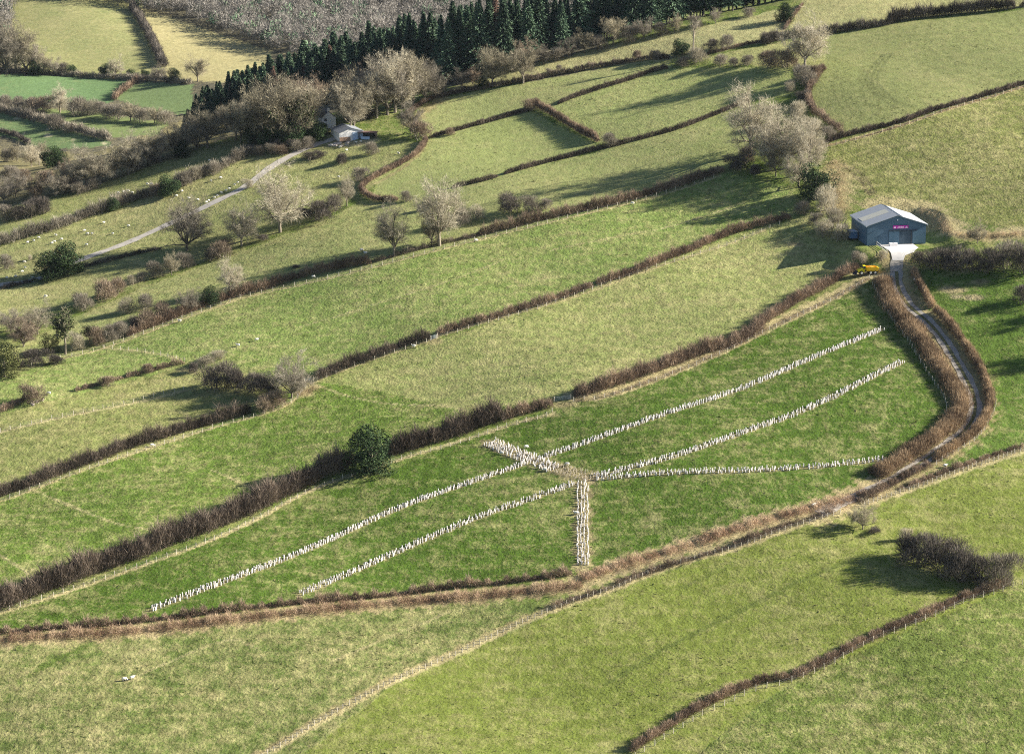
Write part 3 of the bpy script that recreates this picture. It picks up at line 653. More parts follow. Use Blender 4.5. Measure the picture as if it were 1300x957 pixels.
for sd in (1, 2, 3):
    reg('pale', 18, bare_tree(18, 1.0, .16, 9, 7600, .07, .08, sd, env=.43, low=.07), M['barkpale'], M['twig_pale'])
    reg('olive', 18, bare_tree(18, .85, .16, 9, 7200, .075, .05, 20+sd, env=.37, low=.08), M['bark'], M['twig_olive'])
    reg('brown', 14, bare_tree(14, 1.05, .12, 9, 8000, .06, .04, 10+sd, env=.50), M['bark'], M['twig_brown'])
    reg('con', 26, conifer(26, sd, .14+.03*sd), M['bark'], M['needle'])
    reg('bushb', 5, shrub(5, 1.15, 2600, .075, 30+sd), M['bark'], M['twig_red'])
    reg('bushn', 6, shrub(6, 1.0, 2600, .08, 35+sd), M['bark'], M['twig_brown'])
    reg('bushd', 8, shrub(8, 1.35, 3800, .10, 40+sd, 12), M['bark'], M['twig_dark'])
    reg('bushp', 6, shrub(6, 1.0, 2600, .075, 50+sd), M['barkpale'], M['twig_pale'])
    reg('red', 14, bare_tree(14, .75, .08, 9, 9000, .065, 0, 60+sd, env=.38, low=.08), M['bark'], M['twig_red'])
for sd in (1, 2):
    reg('tall', 19, bare_tree(19, .75, .17, 9, 7000, .07, .06, 70+sd, .06, env=.33, low=.10), M['barkpale'], M['twig_pale'])
    reg('ever', 8, leafy(8, 1.05, 9000, .15, 80+sd), M['bark'], M['ever'])
    reg('larch', 22, conifer(22, 90+sd, .2, 1000, .5), M['bark'], M['larch'])
    reg('ivy', 15, ivy_tree(15, 95+sd), M['bark'], [M['ivy'], M['twig_olive']])
reg('olivel', 8, leafy(8, 1.1, 6000, .16, 86), M['bark'], M['olivele'])
reg('pollard', 15, bare_tree(15, .38, .55, 4, 260, .06, -.3, 99), M['barkpale'], M['twig_pale'])
reg('thorn', 9, bare_tree(9, 1.15, .14, 9, 7000, .05, .05, 101, env=.5), M['bark'], M['twig_olive'])
NAMES = dict(pale='bare_tree', olive='bare_tree', brown='bare_tree', red='bare_tree', tall='bare_tree', con='conifer_tree', larch='larch_tree', bushb='shrub', bushn='shrub', bushd='thorn_bush', bushp='shrub', ever='evergreen_tree', ivy='ivy_tree', olivel='evergreen_shrub', pollard='pollard_tree', thorn='thorn_tree')
CNT = {}
def tree_at(kind, p, h, label, group=None, wide=1.0, sink=.1):
    k = CNT.get(kind, 0); CNT[kind] = k+1
    H, wm, cm = PROTO[kind][k % len(PROTO[kind])]
    s = h/H; o = empty(NAMES[kind], (p[0], p[1], p[2]-sink), random.uniform(0, 2*PI), (s*wide, s*wide, s))
    nm = NAMES[kind]; cat = 'shrub' if nm in ('shrub', 'evergreen_shrub') else 'bush' if nm == 'thorn_bush' else 'tree'
    tag(o, label, cat, group)
    link('trunk', wm, o); link('crown', cm, o)
    return o
def T(kind, x, y, hpx, label, group=None, wide=1.0):
    p = G((x, y))[0]
    k = {'pale': 1.14, 'tall': 1.12, 'olive': 1.06, 'brown': 1.06}.get(kind, 1.0)
    return tree_at(kind, p, k*hpx*px_m(p)/math.cos(PITCH), label, group, wide)

EV = [
 # lone trees of the middle slope
 ('pale',356,295,88,'tallest bare pale tree on the middle slope, between the farm track and the russet hedge'),
 ('tall',500,326,72,'bare pale tree with forked trunk rising from the low scrub hedge'),
 ('tall',558,312,84,'tall bare tree with leaning dark trunk, right of the forked one in the scrub hedge'),
 ('olive',548,311,34,'slim small bare tree beside the leaning dark trunk'),
 ('pale',307,312,58,'pale bare tree right of the broad purple-brown oak below the farm track'),
 ('brown',238,318,70,'broad purple-brown spreading tree on the farm track bank',1.15),
 ('pale',292,374,46,'pale rounded bare tree next to a small dark evergreen on the hedge',.9),
 ('olive',218,349,32,'small olive-grey tree among shrubs below the broad spreading tree'),
 ('bushn',195,352,24,'grey-brown shrub left of the small olive-grey tree'),
 ('bushn',236,340,22,'dark shrub right of the small olive-grey tree'),
 ('bushb',283,326,25,'russet shrub at the foot of the pale tree below the farm track',1.2),
 ('bushd',268,330,20,'dark thorn bush left of the russet shrub under the pale tree'),
 ('bushd',385,274,12,'dark bramble heap right of the tallest pale tree',1.6),
 ('bushd',335,305,9,'low dark bramble between the two pale trees',1.6),
 ('bushd',375,340,5,'low dark bramble lying alone in the open slope',2),
 ('bushb',132,381,31,'large brown shrub, left of a touching pair in the sloping pasture'),
 ('bushb',147,374,25,'brown shrub, right of a touching pair in the sloping pasture'),
 ('bushn',105,394,25,'rounded grey-brown shrub just left of the touching pair'),
 ('bushp',162,398,24,'pale rounded shrub standing in open grass'),
 ('bushn',186,393,24,'cone-shaped brown shrub right of the pale rounded one'),
 ('bushp',166,361,14,'low pale shrub above the pair of brown shrubs'),
 ('bushn',180,357,14,'low grey shrub linking to the small olive-grey tree'),
 ('brown',240,396,32,'small brown tree in the hedge left of the little dark evergreen'),
 ('ever',266,388,26,'little dark evergreen in the hedge beside the pale round tree'),
 ('bushb',207,405,24,'russet shrub in the hedge above the lying sheep'),
 ('bushb',186,414,24,'wide russet shrub in the hedge, lower of the pair',1.2),
 ('bushd',172,418,20,'dark shrub left of the wide russet shrub in the hedge'),
 ('ivy',83,450,66,'ivy-clad tree with a pale foot above the left fence'),
 ('red',30,440,48,'broad reddish bare tree at the left thicket',1.3),
 ('pale',48,424,42,'pale-limbed bare tree behind the broad reddish one',1.1),
 ('brown',14,420,32,'brown bare tree at the left edge behind the broad reddish one',1.2),
 ('olivel',6,478,44,'yellowish evergreen shrub at the left edge of the thicket'),
 ('olivel',64,448,26,'olive leafy shrub left of the ivy-clad tree'),
 ('bushp',97,444,26,'pale shrub right of the ivy-clad tree'),
 ('ivy',114,438,30,'short ivy-topped tree by the fence corner'),
 ('bushb',124,438,28,'russet shrub at the fence corner'),
 ('bushn',142,432,24,'grey-brown shrub right of the fence corner'),
 ('bushn',155,428,24,'grey-brown shrub next along the fence from the corner'),
 ('bushd',40,462,22,'dark thorn bush under the broad reddish tree',1.4),
 ('bushd',20,468,20,'dark thorn bush beside the yellowish evergreen shrub',1.3),
 ('bushd',70,462,14,'low dark thorn bush at the ivy-clad tree foot',1.5),
 ('bushn',9,341,20,'small dark conical shrub alone on the left pasture'),
 ('bushp',39,330,8,'tiny pale shrub near the sheep on the left pasture'),
 ('ever',62,355,36,'clipped dark evergreen, lower of a joined pair by the farm track',1.05),
 ('ever',82,348,42,'clipped dark evergreen, taller of a joined pair by the farm track',1.1),
 ('ever',143,268,18,'small dark evergreen in the long grey-brown hedge'),
 ('ever',215,248,27,'dark evergreen in the long hedge above the broad spreading tree',1.1),
 ('bushp',247,228,20,'yellowish rounded shrub right of the evergreen in the long hedge'),
 ('bushn',235,235,20,'grey shrub between evergreen and yellowish shrub in the long hedge'),
 ('bushn',272,222,18,'brown shrub right of the yellowish one in the long hedge'),
 ('bushb',200,247,16,'reddish shrub left of the evergreen in the long hedge'),
 ('bushp',315,239,14,'small bare shrub beside the farm track'),
 ('bushd',393,203,12,'dark fallen-looking scrub beside the farm track top',1.6),
 ('bushd',408,199,9,'low dark scrub near the rubble below the white shed',1.6),
 ('brown',522,170,42,'brown leaning tree right of the white shed',.9),
 ('bushb',533,176,26,'dense round russet shrub at the hedge corner right of the shed',1.1),
 ('bushb',572,172,12,'round russet shrub on the clipped hedge, right of the shed'),
 ('bushn',471,197,19,'small bare shrub below the white shed with a long shadow'),
 ('bushd',434,208,16,'dark little thorn bush with a long shadow under the shed'),
 ('bushn',456,230,20,'thin bare shrub by the curving clipped hedge'),
 ('tall',440,262,42,'white-limbed leaning tree in the dark scrub',.8),
 ('bushd',404,278,27,'dark thorn scrub left of the white-limbed leaning tree',1.2),
 ('bushn',424,268,26,'grey-brown scrub touching the white-limbed leaning tree'),
 ('bushd',648,270,28,'dark spreading thorn, left of a group of three above the fluffy hedge',1.1),
 ('bushn',672,270,25,'brown spreading thorn, middle of a group of three above the fluffy hedge',1.1),
 ('bushn',692,266,16,'small thorn, right of a group of three above the fluffy hedge'),
 ('bushn',585,285,26,'thin grey shrub beside the tall leaning-trunk tree'),
 ('bushp',605,278,22,'sparse pale sapling right of the tall leaning-trunk tree'),
 ('bushd',535,268,10,'dark low bramble between the two tall bare trees',1.3),
 ('bushn',515,256,16,'grey shrub at the end of the curving hedge'),
 # upper pasture
 ('olive',664,106,54,'bare tree standing alone with a white foot on the upper hedge'),
 ('olive',625,110,50,'bare tree left of the white-footed one in front of the conifers'),
 ('ever',611,112,14,'dark low evergreen shrub under the upper bare trees',1.5),
 ('bushb',673,140,17,'round russet shrub at the corner of three clipped hedges',1.1),
 ('bushn',774,186,19,'dark round shrub at the lower end of the falling clipped hedge',1.1),
 ('bushn',710,90,9,'small shrub on the upper dark hedge'),
 ('bushn',697,94,8,'tiny shrub on the upper dark hedge left of another'),
 ('bushb',809,75,13,'round pinkish shrub on the upper dark hedge'),
 ('bushn',834,76,14,'grey shrub on the upper dark hedge below the evergreen'),
 ('ever',864,70,21,'dark evergreen shrub beside the pollard',1.1),
 ('pollard',880,74,58,'pale pollard with a bare pole trunk and few limbs'),
 ('bushp',884,80,22,'tangled pale shrub at the foot of the pollard',1.2),
 ('bushd',904,63,16,'dark round bush right of the pollard, left of two'),
 ('bushn',922,62,21,'greyish round bush right of the pollard, right of two'),
 ('bushn',868,84,13,'low dark shrub under the evergreen beside the pollard',1.5),
 ('bushn',915,84,17,'brown shrub in the shadowed hedge below the two round bushes'),
 ('bushn',932,85,14,'small brown shrub in the shadowed hedge, next right'),
 ('bushn',948,84,16,'small grey shrub in the shadowed hedge beside the large russet ones'),
 ('bushb',978,86,25,'large russet shrub left of the spreading bare tree',1.2),
 ('bushb',998,87,29,'larger russet shrub touching the spreading bare tree',1.1),
 ('pale',1022,86,68,'spreading bare tree with crooked limbs at the corner of the ridged field',1.05),
 ('bushn',1020,108,29,'grey shrub under the spreading bare tree'),
 ('bushb',1034,98,18,'reddish shrub right of the grey one under the spreading tree'),
 ('bushp',1003,116,16,'pale small shrub below the spreading bare tree'),
 ('bushd',1018,128,16,'dark bush in the gap above the pale tree clump'),
 ('ever',995,28,25,'conical dark evergreen by the pale strip at the top'),
 ('bushd',972,56,16,'dark bush on the top hedge, left of the evergreen strip'),
 ('bushd',986,53,15,'dark bush on the top hedge, under the conical evergreen'),
 # pale clump by the barn
 ('pale',952,196,86,'big pale bare tree, left edge of the clump above the barn',1.05),
 ('pale',1000,214,78,'big pale bare tree in the middle of the clump above the barn',1.1),
 ('pale',978,212,62,'pale bare tree between the two biggest of the clump'),
 ('tall',1024,222,66,'pale bare tree on the right side of the clump above the barn'),
 ('olive',985,224,44,'olive bare tree in front of the clump above the barn'),
 ('pale',1014,238,46,'low pale bare tree in front of the clump above the barn',1.1),
 ('ever',1034,252,46,'dark ivy-covered tree at the right front of the clump'),
 ('bushp',1047,268,38,'pale brush right of the ivy-covered tree'),
 ('bushp',1058,290,30,'pale brush left of the barn'),
 ('bushp',1068,306,26,'pale brush at the left wall of the barn'),
 ('bushp',1046,300,26,'tan brush below the ivy-covered tree'),
 ('bushn',1020,272,20,'brown brush where the russet hedge ends'),
 ('bushn',1035,286,18,'brown brush right of the russet hedge end'),
 ('bushd',936,216,22,'dark thorn at the upper end of the fluffy hedge',1.2),
 ('bushb',946,208,26,'russet shrub behind the dark thorn at the fluffy hedge end'),
 ('bushd',958,222,16,'dark bramble under the big pale tree'),
 ('bushp',1012,152,27,'pale brush above the clump, upper of two'),
 ('bushp',1030,172,27,'pale brush above the clump, lower of two',1.1),
 ('bushn',1052,176,18,'brown scrub in the corner by the thin dark hedge'),
 ('bushp',1096,334,15,'pale brush behind the yellow dumper'),
 ('bushp',1120,329,13,'small pale brush under the rail fence by the apron'),
 ('bushn',1086,330,14,'grey scrub behind the dumper bucket'),
 # right of the barn
 ('bushd',1166,336,20,'dark thorn bush touching the concrete apron of the barn'),
 ('bushd',1186,342,30,'dark thorn bush second from the barn apron'),
 ('bushd',1207,342,30,'dark thorn bush in the thicket below the small bare tree'),
 ('bushd',1230,344,33,'dark thorn bush right of the small bare tree foot'),
 ('bushd',1254,344,36,'dark thorn bush in the wide thicket towards the right edge'),
 ('bushn',1278,342,40,'brown thorn shrub near the right edge of the thicket'),
 ('bushd',1300,346,40,'dark thorn bush cut by the right edge'),
 ('thorn',1241,309,36,'small bare tree on the dry bank right of the barn'),
 ('bushd',1298,384,26,'dark bush standing in for a tarp-like mound, right edge of the green field'),  # bush put in place of a dark tarp-like mound
 # low right
 ('thorn',1095,672,46,'bare hawthorn with ivy at the bottom of the lane'),
 ('bushd',1110,676,10,'low dark bramble right of the hawthorn',1.6),
 ('bushd',1152,708,36,'dark thorn, left end of the dense clump in the lower pasture'),
 ('bushd',1173,716,48,'tall dark thorn in the dense clump, second from the left'),
 ('bushd',1196,726,48,'dark thorn in the middle of the dense clump'),
 ('bushd',1218,735,48,'dark thorn right of the middle of the dense clump'),
 ('bushd',1240,738,40,'dark thorn at the right of the dense clump'),
 ('bushn',1268,740,44,'twiggy brown shrub at the right end of the dense clump',1.1),
 ('bushb',1250,748,16,'low pinkish bramble under the twiggy brown shrub',1.6),
 ('bushp',1150,686,20,'yellow dry tussock shrub behind the dense clump',.7),
 # thicket at the left
 ('bushd',272,494,40,'dark thorn, left of the thicket by the post fence'),
 ('bushd',298,494,32,'dark thorn, second in the thicket by the post fence'),
 ('bushd',322,498,30,'dark thorn, third in the thicket by the post fence'),
 ('bushd',344,502,30,'dark thorn, right of the thicket under the bare tree'),
 ('brown',370,505,58,'bare grey-pink tree at the right end of the thicket by the small gate',1.15),
 ('bushp',262,464,15,'pale brush heap behind the thicket',1.6),
 ('bushp',278,456,14,'pale felled brush at the top of the thicket',1.8),
 ('bushd',246,472,14,'dark brush left of the thicket'),
 ('bushb',336,522,25,'russet shrub left of the bare grey-pink tree foot'),
 ('bushb',352,516,25,'russet shrub under the bare grey-pink tree'),
 ('bushb',42,512,27,'round-headed russet shrub on a heap of rubble'),
 ('bushb',137,490,16,'small russet shrub on the low sparse hedge',1.2),
 ('bushb',190,473,14,'small russet shrub nearer the thicket on the low sparse hedge',1.2),
 ('ever',472,599,64,'big round evergreen standing in the tall dark hedge',.95),
]
for e in EV: T(e[0], e[1], e[2], e[3], e[4], None, e[5] if len(e) > 5 else 1.0)
# far side of the valley: hedgerow trees one can tell apart only by place
FAR = [('ever',133,96,16),('pale',147,97,26),('ever',166,99,12),('ever',184,99,12),('brown',201,102,22),('ever',220,104,18),('olive',251,104,36),
 ('brown',8,94,70),('olive',20,92,62),('brown',33,92,44),('ever',46,95,22),('olive',56,95,32),('brown',68,95,24),('bushd',80,95,16),('ever',92,96,14)]
for k, x, y, h in FAR: T(k, x, y, h, 'distant hedgerow tree at the foot of the far hill pastures', 'trees below the far hill pastures')
ROW = [('bushn',8,136,18),('bushn',24,138,17),('bushn',40,140,18),('bushb',55,143,24),('pale',76,143,36),('bushn',98,146,27),('bushp',114,146,22),('bushn',127,145,18),('bushn',138,150,20),('bushn',150,152,23),('olive',166,154,28),('bushn',181,155,20),('olive',196,157,22),('bushn',210,158,20),('bushn',70,165,24),('bushn',85,169,15)]
for k, x, y, h in ROW: T(k, x, y, h, 'distant bare tree in the double hedgerow below the emerald fields', 'bare trees below the emerald fields', 1.1)
BELT = [('pale',109,238,52),('pale',128,234,48),('olive',146,226,46),('olive',95,240,40),('ever',67,212,28),('ever',76,214,22),('pale',40,212,32),('olive',50,210,30),('pale',163,222,46),('pale',176,215,50),('olive',188,208,45),('pale',203,205,42),('olive',222,198,44),('olive',236,192,40),
 ('brown',20,250,36),('red',45,254,34),('brown',70,250,36),('red',84,246,28),('bushn',100,246,18),('bushn',118,240,16),('brown',5,258,36),('bushd',40,275,26),('bushd',55,270,22),('bushd',24,278,20),('bushn',8,280,22),('bushb',60,235,22),('bushb',30,232,20),('bushn',12,228,20),('olive',22,205,26),('bushn',8,205,18),('red',85,225,30),('bushd',170,214,18),('bushd',196,205,16),('ever',230,200,22),('brown',250,190,40)]
for k, x, y, h in BELT: T(k, x, y, h, 'winter tree in the belt along the valley bottom on the left', 'trees along the valley bottom', 1.1)
T('olive', 263, 188, 58, 'largest rounded olive-grey tree at the right end of the valley belt', None, 1.15)
WOOD = [('olive',300,178,50),('olive',316,184,74),('ivy',330,186,60),('olive',338,182,82),('olive',352,184,84),('ivy',362,186,70),('olive',370,182,80),('ivy',384,182,66),('olive',383,176,80),('tall',389,168,62),('tall',446,166,56),('olive',449,160,56),('olive',441,152,62),('olive',460,152,66),('tall',478,150,78),('brown',492,146,72),('tall',502,143,74),('olive',513,138,68),('tall',525,134,66),('brown',540,130,58),('olive',552,124,36),
 ('red',375,150,52),('red',392,146,56),('red',440,134,52),('red',456,130,50),('red',472,126,48),('brown',488,124,44),('brown',300,170,44),('ever',400,178,26),('ever',408,172,18),('ever',462,150,18),('bushn',345,196,16),('bushb',358,197,16),('bushn',376,192,18),('bushn',330,198,16),('bushn',391,188,16),('bushn',318,196,14),('ever',345,188,34),('ever',322,184,30),('ever',370,186,36),('ivy',306,182,46),('bushd',352,192,18),('bushd',470,150,14),('bushn',560,120,18)]
for k, x, y, h in WOOD: T(k, x, y, h, 'bare woodland tree in the wood round the farmhouse and white shed', 'wood round the farmhouse', 1.05)
# conifer plantation along the top edge; tops follow the skyline of the photograph
TOPX = [225,240,260,300,340,380,420,460,520,560,620,700,1000]; TOPY = [150,128,106,86,72,58,44,34,12,4,-14,-34,-40]
def zray(px_, py_, y): return HC+rays([(px_, py_)])[0, 2]*y
ncon = 0; rgc = np.random.default_rng(5); taken = []
for row, dep in enumerate((14, 26, 40, 56, 74, 94)):
    for px_ in np.concatenate([np.arange(232, 430, 9.5), np.arange(430, 1095, 15)]):
        x_px = px_+rgc.uniform(-5, 5)+(row % 2)*6.5; u = (x_px-CX)/F/cp
        for it in range(2):
            y = np.interp(u, EU, EY)+dep+rgc.uniform(-4, 4)
            if x_px < 560: y += 60+(560-x_px)*.10
            if it == 0: u = u*1.0
        if row > 3 and x_px > 560: continue
        d = rays([(x_px, 60)])[0]; x = d[0]*y; z = float(zt(x, y))
        top = np.interp(x_px, TOPX, TOPY)+rgc.uniform(-7, 15)+(2 if row > 1 else 8)
        h = zray(x_px, top, y)-z
        if x_px < 700: h = min(max(h, 9), 34)
        else: h = rgc.uniform(20, 29)
        if x_px > 640 and row < 1 and rgc.random() < .4: continue
        kind = 'larch' if rgc.random() < .035 else 'con'
        lab = ('dark green conifer in the plantation along the top of the fields', 'conifers in the plantation') if kind == 'con' else ('rust-brown larch among the plantation conifers', 'larches in the plantation')
        tree_at(kind, (x, y, z), h*rgc.uniform(.88, 1.06), lab[0], lab[1], rgc.uniform(1.25, 1.75) if x_px < 470 else rgc.uniform(.9, 1.4)); ncon += 1
print('conifers', ncon)
FRONT = [('brown',586,112,26),('red',600,108,28),('red',668,84,40),('brown',690,82,26),('bushn',706,78,20),('brown',722,74,28),('olive',742,68,32),('olive',778,58,36),('bushn',800,54,24),('brown',817,50,30),('bushn',838,46,20),('olive',856,42,26),('bushn',882,36,18),('brown',908,30,20),('bushn',950,22,14),('bushn',640,92,22),('bushn',655,90,20),('bushn',760,64,22)]
for k, x, y, h in FRONT: T(k, x, y, h, 'bare tree or shrub before the dark conifers at the upper pasture edge', 'bare growth fronting the conifers')
for sx, sy, h in ((1352,402,40),(1366,452,46)):
    T('olive', sx, sy, h, 'bare tree just beyond the right edge shading the green field', 'trees beyond the right edge', 1.1)
for x, y in ((295,140),(317,134),(402,110),(533,78)):
    T('larch', x, y, 42, 'rust-brown larch beside the wood and plantation', 'larches beside the wood')

# far woodland: one mass
def far_wood():
    rg = np.random.default_rng(3); crown = MB(); trunk = MB()
    polys = [[(178,-90),(178,16),(240,28),(300,52),(348,68),(420,90),(760,60),(760,-90)], [(-120,-90),(60,-90),(26,0),(14,45),(2,92),(-120,90)], [(-120,-90),(180,-90),(178,14),(150,10),(90,2),(40,-5),(-120,-5)]]
    xs = rg.uniform(-520, 140, 26000); ys = rg.uniform(1480, 2300, 26000); zs = zt(xs, ys); px_, py_ = proj(xs, ys, zs)
    k = np.zeros(len(xs), bool)
    for p in polys: k |= inpoly(px_, py_, p)
    # the wood goes on beyond the frame
    k |= (ys > 1800) & (px_ < -60) & (px_ > -140) & (py_ < 40)
    P = np.column_stack([xs, ys, zs])[k]; P = P[np.argsort(P[:, 1])][:4600]
    print('far wood', k.sum())
    for p in P:
        h = rg.uniform(9, 17); dark = rg.random() < .09; t = rg.uniform(-.2, .25)
        trunk.tube(p-[0, 0, .5], p+[0, 0, h*.55], .13, .05, 3, rg.uniform(0, .5), 0)
        n = 76; e = rg.normal(size=(n, 3)); e /= np.linalg.norm(e, axis=1, keepdims=True)
        c = p+[0, 0, h*.58]+e*[h*.30, h*.30, h*.34]*rg.uniform(.3, 1, (n, 1))
        dd = e*.9+rg.normal(0, .5, (n, 3))+[0, 0, .25]; m = 1 if not dark else 2
        crown.blades(c, dd, h*rg.uniform(.09, .18, n), (.36 if not dark else .8)*rg.uniform(.7, 1.4, n), np.clip(rg.random(n)*.6+t*1.6+.2+.25*e[:, 2], 0, 1), m)
    for v, f, t, m in zip(trunk.v, trunk.f, trunk.t, trunk.m): pass
    off = crown.n
    crown.v += trunk.v; crown.f += [f+off for f in trunk.f]; crown.t += trunk.t; crown.m += trunk.m; crown.n += trunk.n
    fw = leafmat('far_wood_twigs', (.125,.113,.096), (.285,.262,.225), .2)
    tag(crown.obj('woodland', [M['barkpale'], fw, M['needle']]), kind='stuff')
far_wood()

# ------------------------------------------------------------------ tree guards
def guard_mesh(h=.92, r=.125, seed=0):
    b = MB(); n = 7; th = np.arange(n)*2*PI/n
    b.tube((0, 0, -.05), (0.02, 0, h), r, r*1.03, n); b.tube((0.02, 0, h), (0, 0, -.05), r*.85, r*.85, n)
    s_ = MB(); s_.box((r+.03, 0, h*.42), (.025, .025, h*.47))
    return b, s_
gp, gs = guard_mesh(); GUARD = (gp.mesh('guard_tube', M['guard']), gs.mesh('guard_stake', M['stake']))
gp2, gs2 = guard_mesh(.75, .07); GUARD_T = (gp2.mesh('guard_tube_short', M['guard_tan']), gs2.mesh('guard_stake_short', M['stake']))
GL = [
 ([(192,774),(330,722),(480,657),(600,612),(668,588)], 2, .75, 'white tree guard in the upper planted line running down to the bracken bank', 'upper line of guards, lower half'),
 ([(692,580),(780,549),(866,519),(970,482),(1120,418)], 2, .75, 'white tree guard in the upper planted line climbing towards the lane hedge', 'upper line of guards, upper half'),
 ([(382,754),(480,712),(600,660),(728,614)], 2, .85, 'white tree guard in the lower planted line falling left from the crossing belt', 'lower line of guards, lower half'),
 ([(755,605),(860,578),(970,540),(1050,508),(1145,460)], 2, .85, 'white tree guard in the lower planted line climbing right from the crossing belt', 'lower line of guards, upper half'),
 ([(757,608),(830,602),(970,597),(1125,583)], 2, .95, 'white tree guard in the level planted line towards the lane bend', 'level line of guards'),
 ([(740,613),(740,718)], 4, .95, 'white tree guard in the upright four-row band ending at the bracken', 'upright band of guards'),
 ([(622,562),(660,578),(705,596)], 6, .9, 'white tree guard in the wide slanting belt of close-set guards', 'slanting belt of guards'),
 ([(697,592),(725,600),(753,607)], 6, .9, 'short tan tree guard at the lower end of the slanting belt', 'short tan guards of the belt'),
]
allg = []
for gi, (pts, rows, step, lab, grp) in enumerate(GL):
    line = smoothline(G(pts), .5); seg = np.linalg.norm(np.diff(line[:, :2], axis=0), axis=1); cum = np.concatenate([[0], np.cumsum(seg)])
    t = np.gradient(line[:, :2], axis=0); t /= np.linalg.norm(t, axis=1, keepdims=True)
    wid = {2: 1.1, 4: 2.6, 6: 4.2}[rows]
    for r_ in range(rows):
        off = (r_/(rows-1)-.5)*wid
        st = step*(.72 if rows == 2 else .95)
        for s_ in np.arange((r_ % 2)*st/2, cum[-1], st):
            s2 = s_+R.normal(0, .2)
            if R.random() < .05: continue
            x = np.interp(s2, cum, line[:, 0]); y = np.interp(s2, cum, line[:, 1]); k = min(np.searchsorted(cum, s2), len(t)-1)
            x += -t[k, 1]*off+R.normal(0, .16); y += t[k, 0]*off+R.normal(0, .2)
            allg.append((y, x, gi))
allg.sort()
rest = MB()
for n_, (y, x, gi) in enumerate(allg):
    z = float(zt(x, y)); tube, stake = GUARD_T if gi == 7 else GUARD
    rz = R.uniform(-.5, .5); hs = R.uniform(.75, 1.12); tx, ty = R.normal(0, .05), R.normal(0, .05)
    if n_ < 300:
        o = link('tree_guard', tube, None, (x, y, z), rz); o.scale = (1, 1, hs); o.rotation_euler = (tx, ty, rz)
        tag(o, GL[gi][3], 'tree guard', GL[gi][4]); link('stake', stake, o)
    else:
        h, r = (.92*hs, .125) if gi != 7 else (.75*hs, .07)
        rest.tube((x, y, z-.05), (x+ty*h, y-tx*h, z+h), r, r*1.03, 6, .5, 1 if gi == 7 else 0)
        rest.box((x+r+.03, y, z+h*.42), (.025, .025, h*.47), .5, 2)
print('guards', len(allg))
tag(rest.obj('tree_guards', [M['guard'], M['guard_tan'], M['stake']]), kind='stuff')

# ------------------------------------------------------------------ fences and gates
pb = MB(); pb.tube((0, 0, -.3), (0, 0, 1.3), .10, .09, 6, cap=True); POST = pb.mesh('post', M['post'])
def fence(pts, step, label, hgt=1.0, group=None):
    line = smoothline(G(pts), 1.0); seg = np.linalg.norm(np.diff(line[:, :2], axis=0), axis=1); cum = np.concatenate([[0], np.cumsum(seg)])
    o = empty('fence', line[0]); tag(o, label, 'fence', group); base = line[0]; w = MB(); P = []
    for s_ in np.arange(0, cum[-1], step):
        x = np.interp(s_, cum, line[:, 0])+R.normal(0, .1); y = np.interp(s_, cum, line[:, 1])+R.normal(0, .1); P.append((x, y, float(zt(x, y))))
    order = sorted(range(len(P)), key=lambda i: P[i][1]); ind = set(order[:100]); many = MB()
    for i, p in enumerate(P):
        if i in ind:
            c = link('post', POST, o, np.asarray(p)-base); c.scale = (1, 1, hgt*R.uniform(.88, 1.12)); c.rotation_euler = (R.normal(0, .05), R.normal(0, .05), R.uniform(0, 3))
        else: q = np.asarray(p)-base; many.tube(q-[0, 0, .3], q+[0, 0, 1.25*hgt], .075, .07, 6, cap=True)
    if many.n: tag(many.obj('posts', M['post'], o), kind='stuff')
    for a, b in zip(P[:-1], P[1:]):
        for zz in (.35, .7, 1.08): w.tube(np.asarray(a)-base+[0, 0, zz*hgt], np.asarray(b)-base+[0, 0, zz*hgt], .008, .008, 3)
    w.obj('wire', M['wire'], o)
fence([(-10,782),(0,779),(130,736),(250,694),(320,663),(396,623),(508,584),(574,566),(640,543),(695,528),(703,516)], 3.0, 'weathered post and wire fence at the foot of the tall dark hedge')
fence([(728,509),(777,503),(868,470),(960,428),(1065,377),(1104,354)], 3.0, 'post and wire fence on the dry bank above the guarded field')
fence([(-10,641),(0,637),(117,594),(254,549),(330,527),(372,510),(392,488)], 3.2, 'post and wire fence under the even dark hedge on the left')
fence([(402,484),(462,461),(548,432),(650,402),(752,368),(868,329),(970,293),(1000,282)], 3.4, 'long post and wire fence under the russet hedge between the long fields')
fence([(40,466),(61,459),(132,442),(279,388),(330,373),(472,340),(599,307),(716,278),(838,248),(914,223)], 3.6, 'long post and wire fence below the shaggy and fluffy hedges')
fence([(-10,551),(0,549),(117,522),(200,503),(244,493)], 3.2, 'post and wire fence crossing open grass to the thicket', 1.05)
fence([(132,442),(180,447),(236,458)], 3.2, 'short faint post fence linking the hedge corner to the thicket', .9)
fence([(310,975),(400,920),(470,881),(498,866),(574,833),(650,797),(716,769),(782,747),(828,727),(894,706),(932,697),(1012,668),(1070,651)], 1.9, 'close-set pale post fence above the lower right pasture', .95)
fence([(1098,642),(1107,638),(1180,613),(1261,585),(1300,572),(1320,565)], 1.5, 'close-set pale post fence right of the lane bottom', 1.0)
fence([(806,962),(884,913),(962,876),(985,871),(1004,866),(1046,849),(1106,815),(1156,796),(1190,781),(1235,762),(1282,747),(1310,737)], 3.2, 'post fence along the reddish hedge of the lower right pasture', 1.2)
fence([(1108,362),(1122,391),(1148,427),(1164,452),(1178,475),(1199,507),(1201,527),(1190,544),(1160,566)], 2.4, 'post and wire fence inside the golden lane hedge')
fence([(1262,500),(1263,520),(1253,540),(1237,560),(1210,577),(1188,590)], 2.4, 'post fence outside the tawny lane hedge')
fence([(1038,190),(1143,161),(1221,135),(1310,108)], 3.4, 'post and wire fence with pale foot below the ridged field', .9)
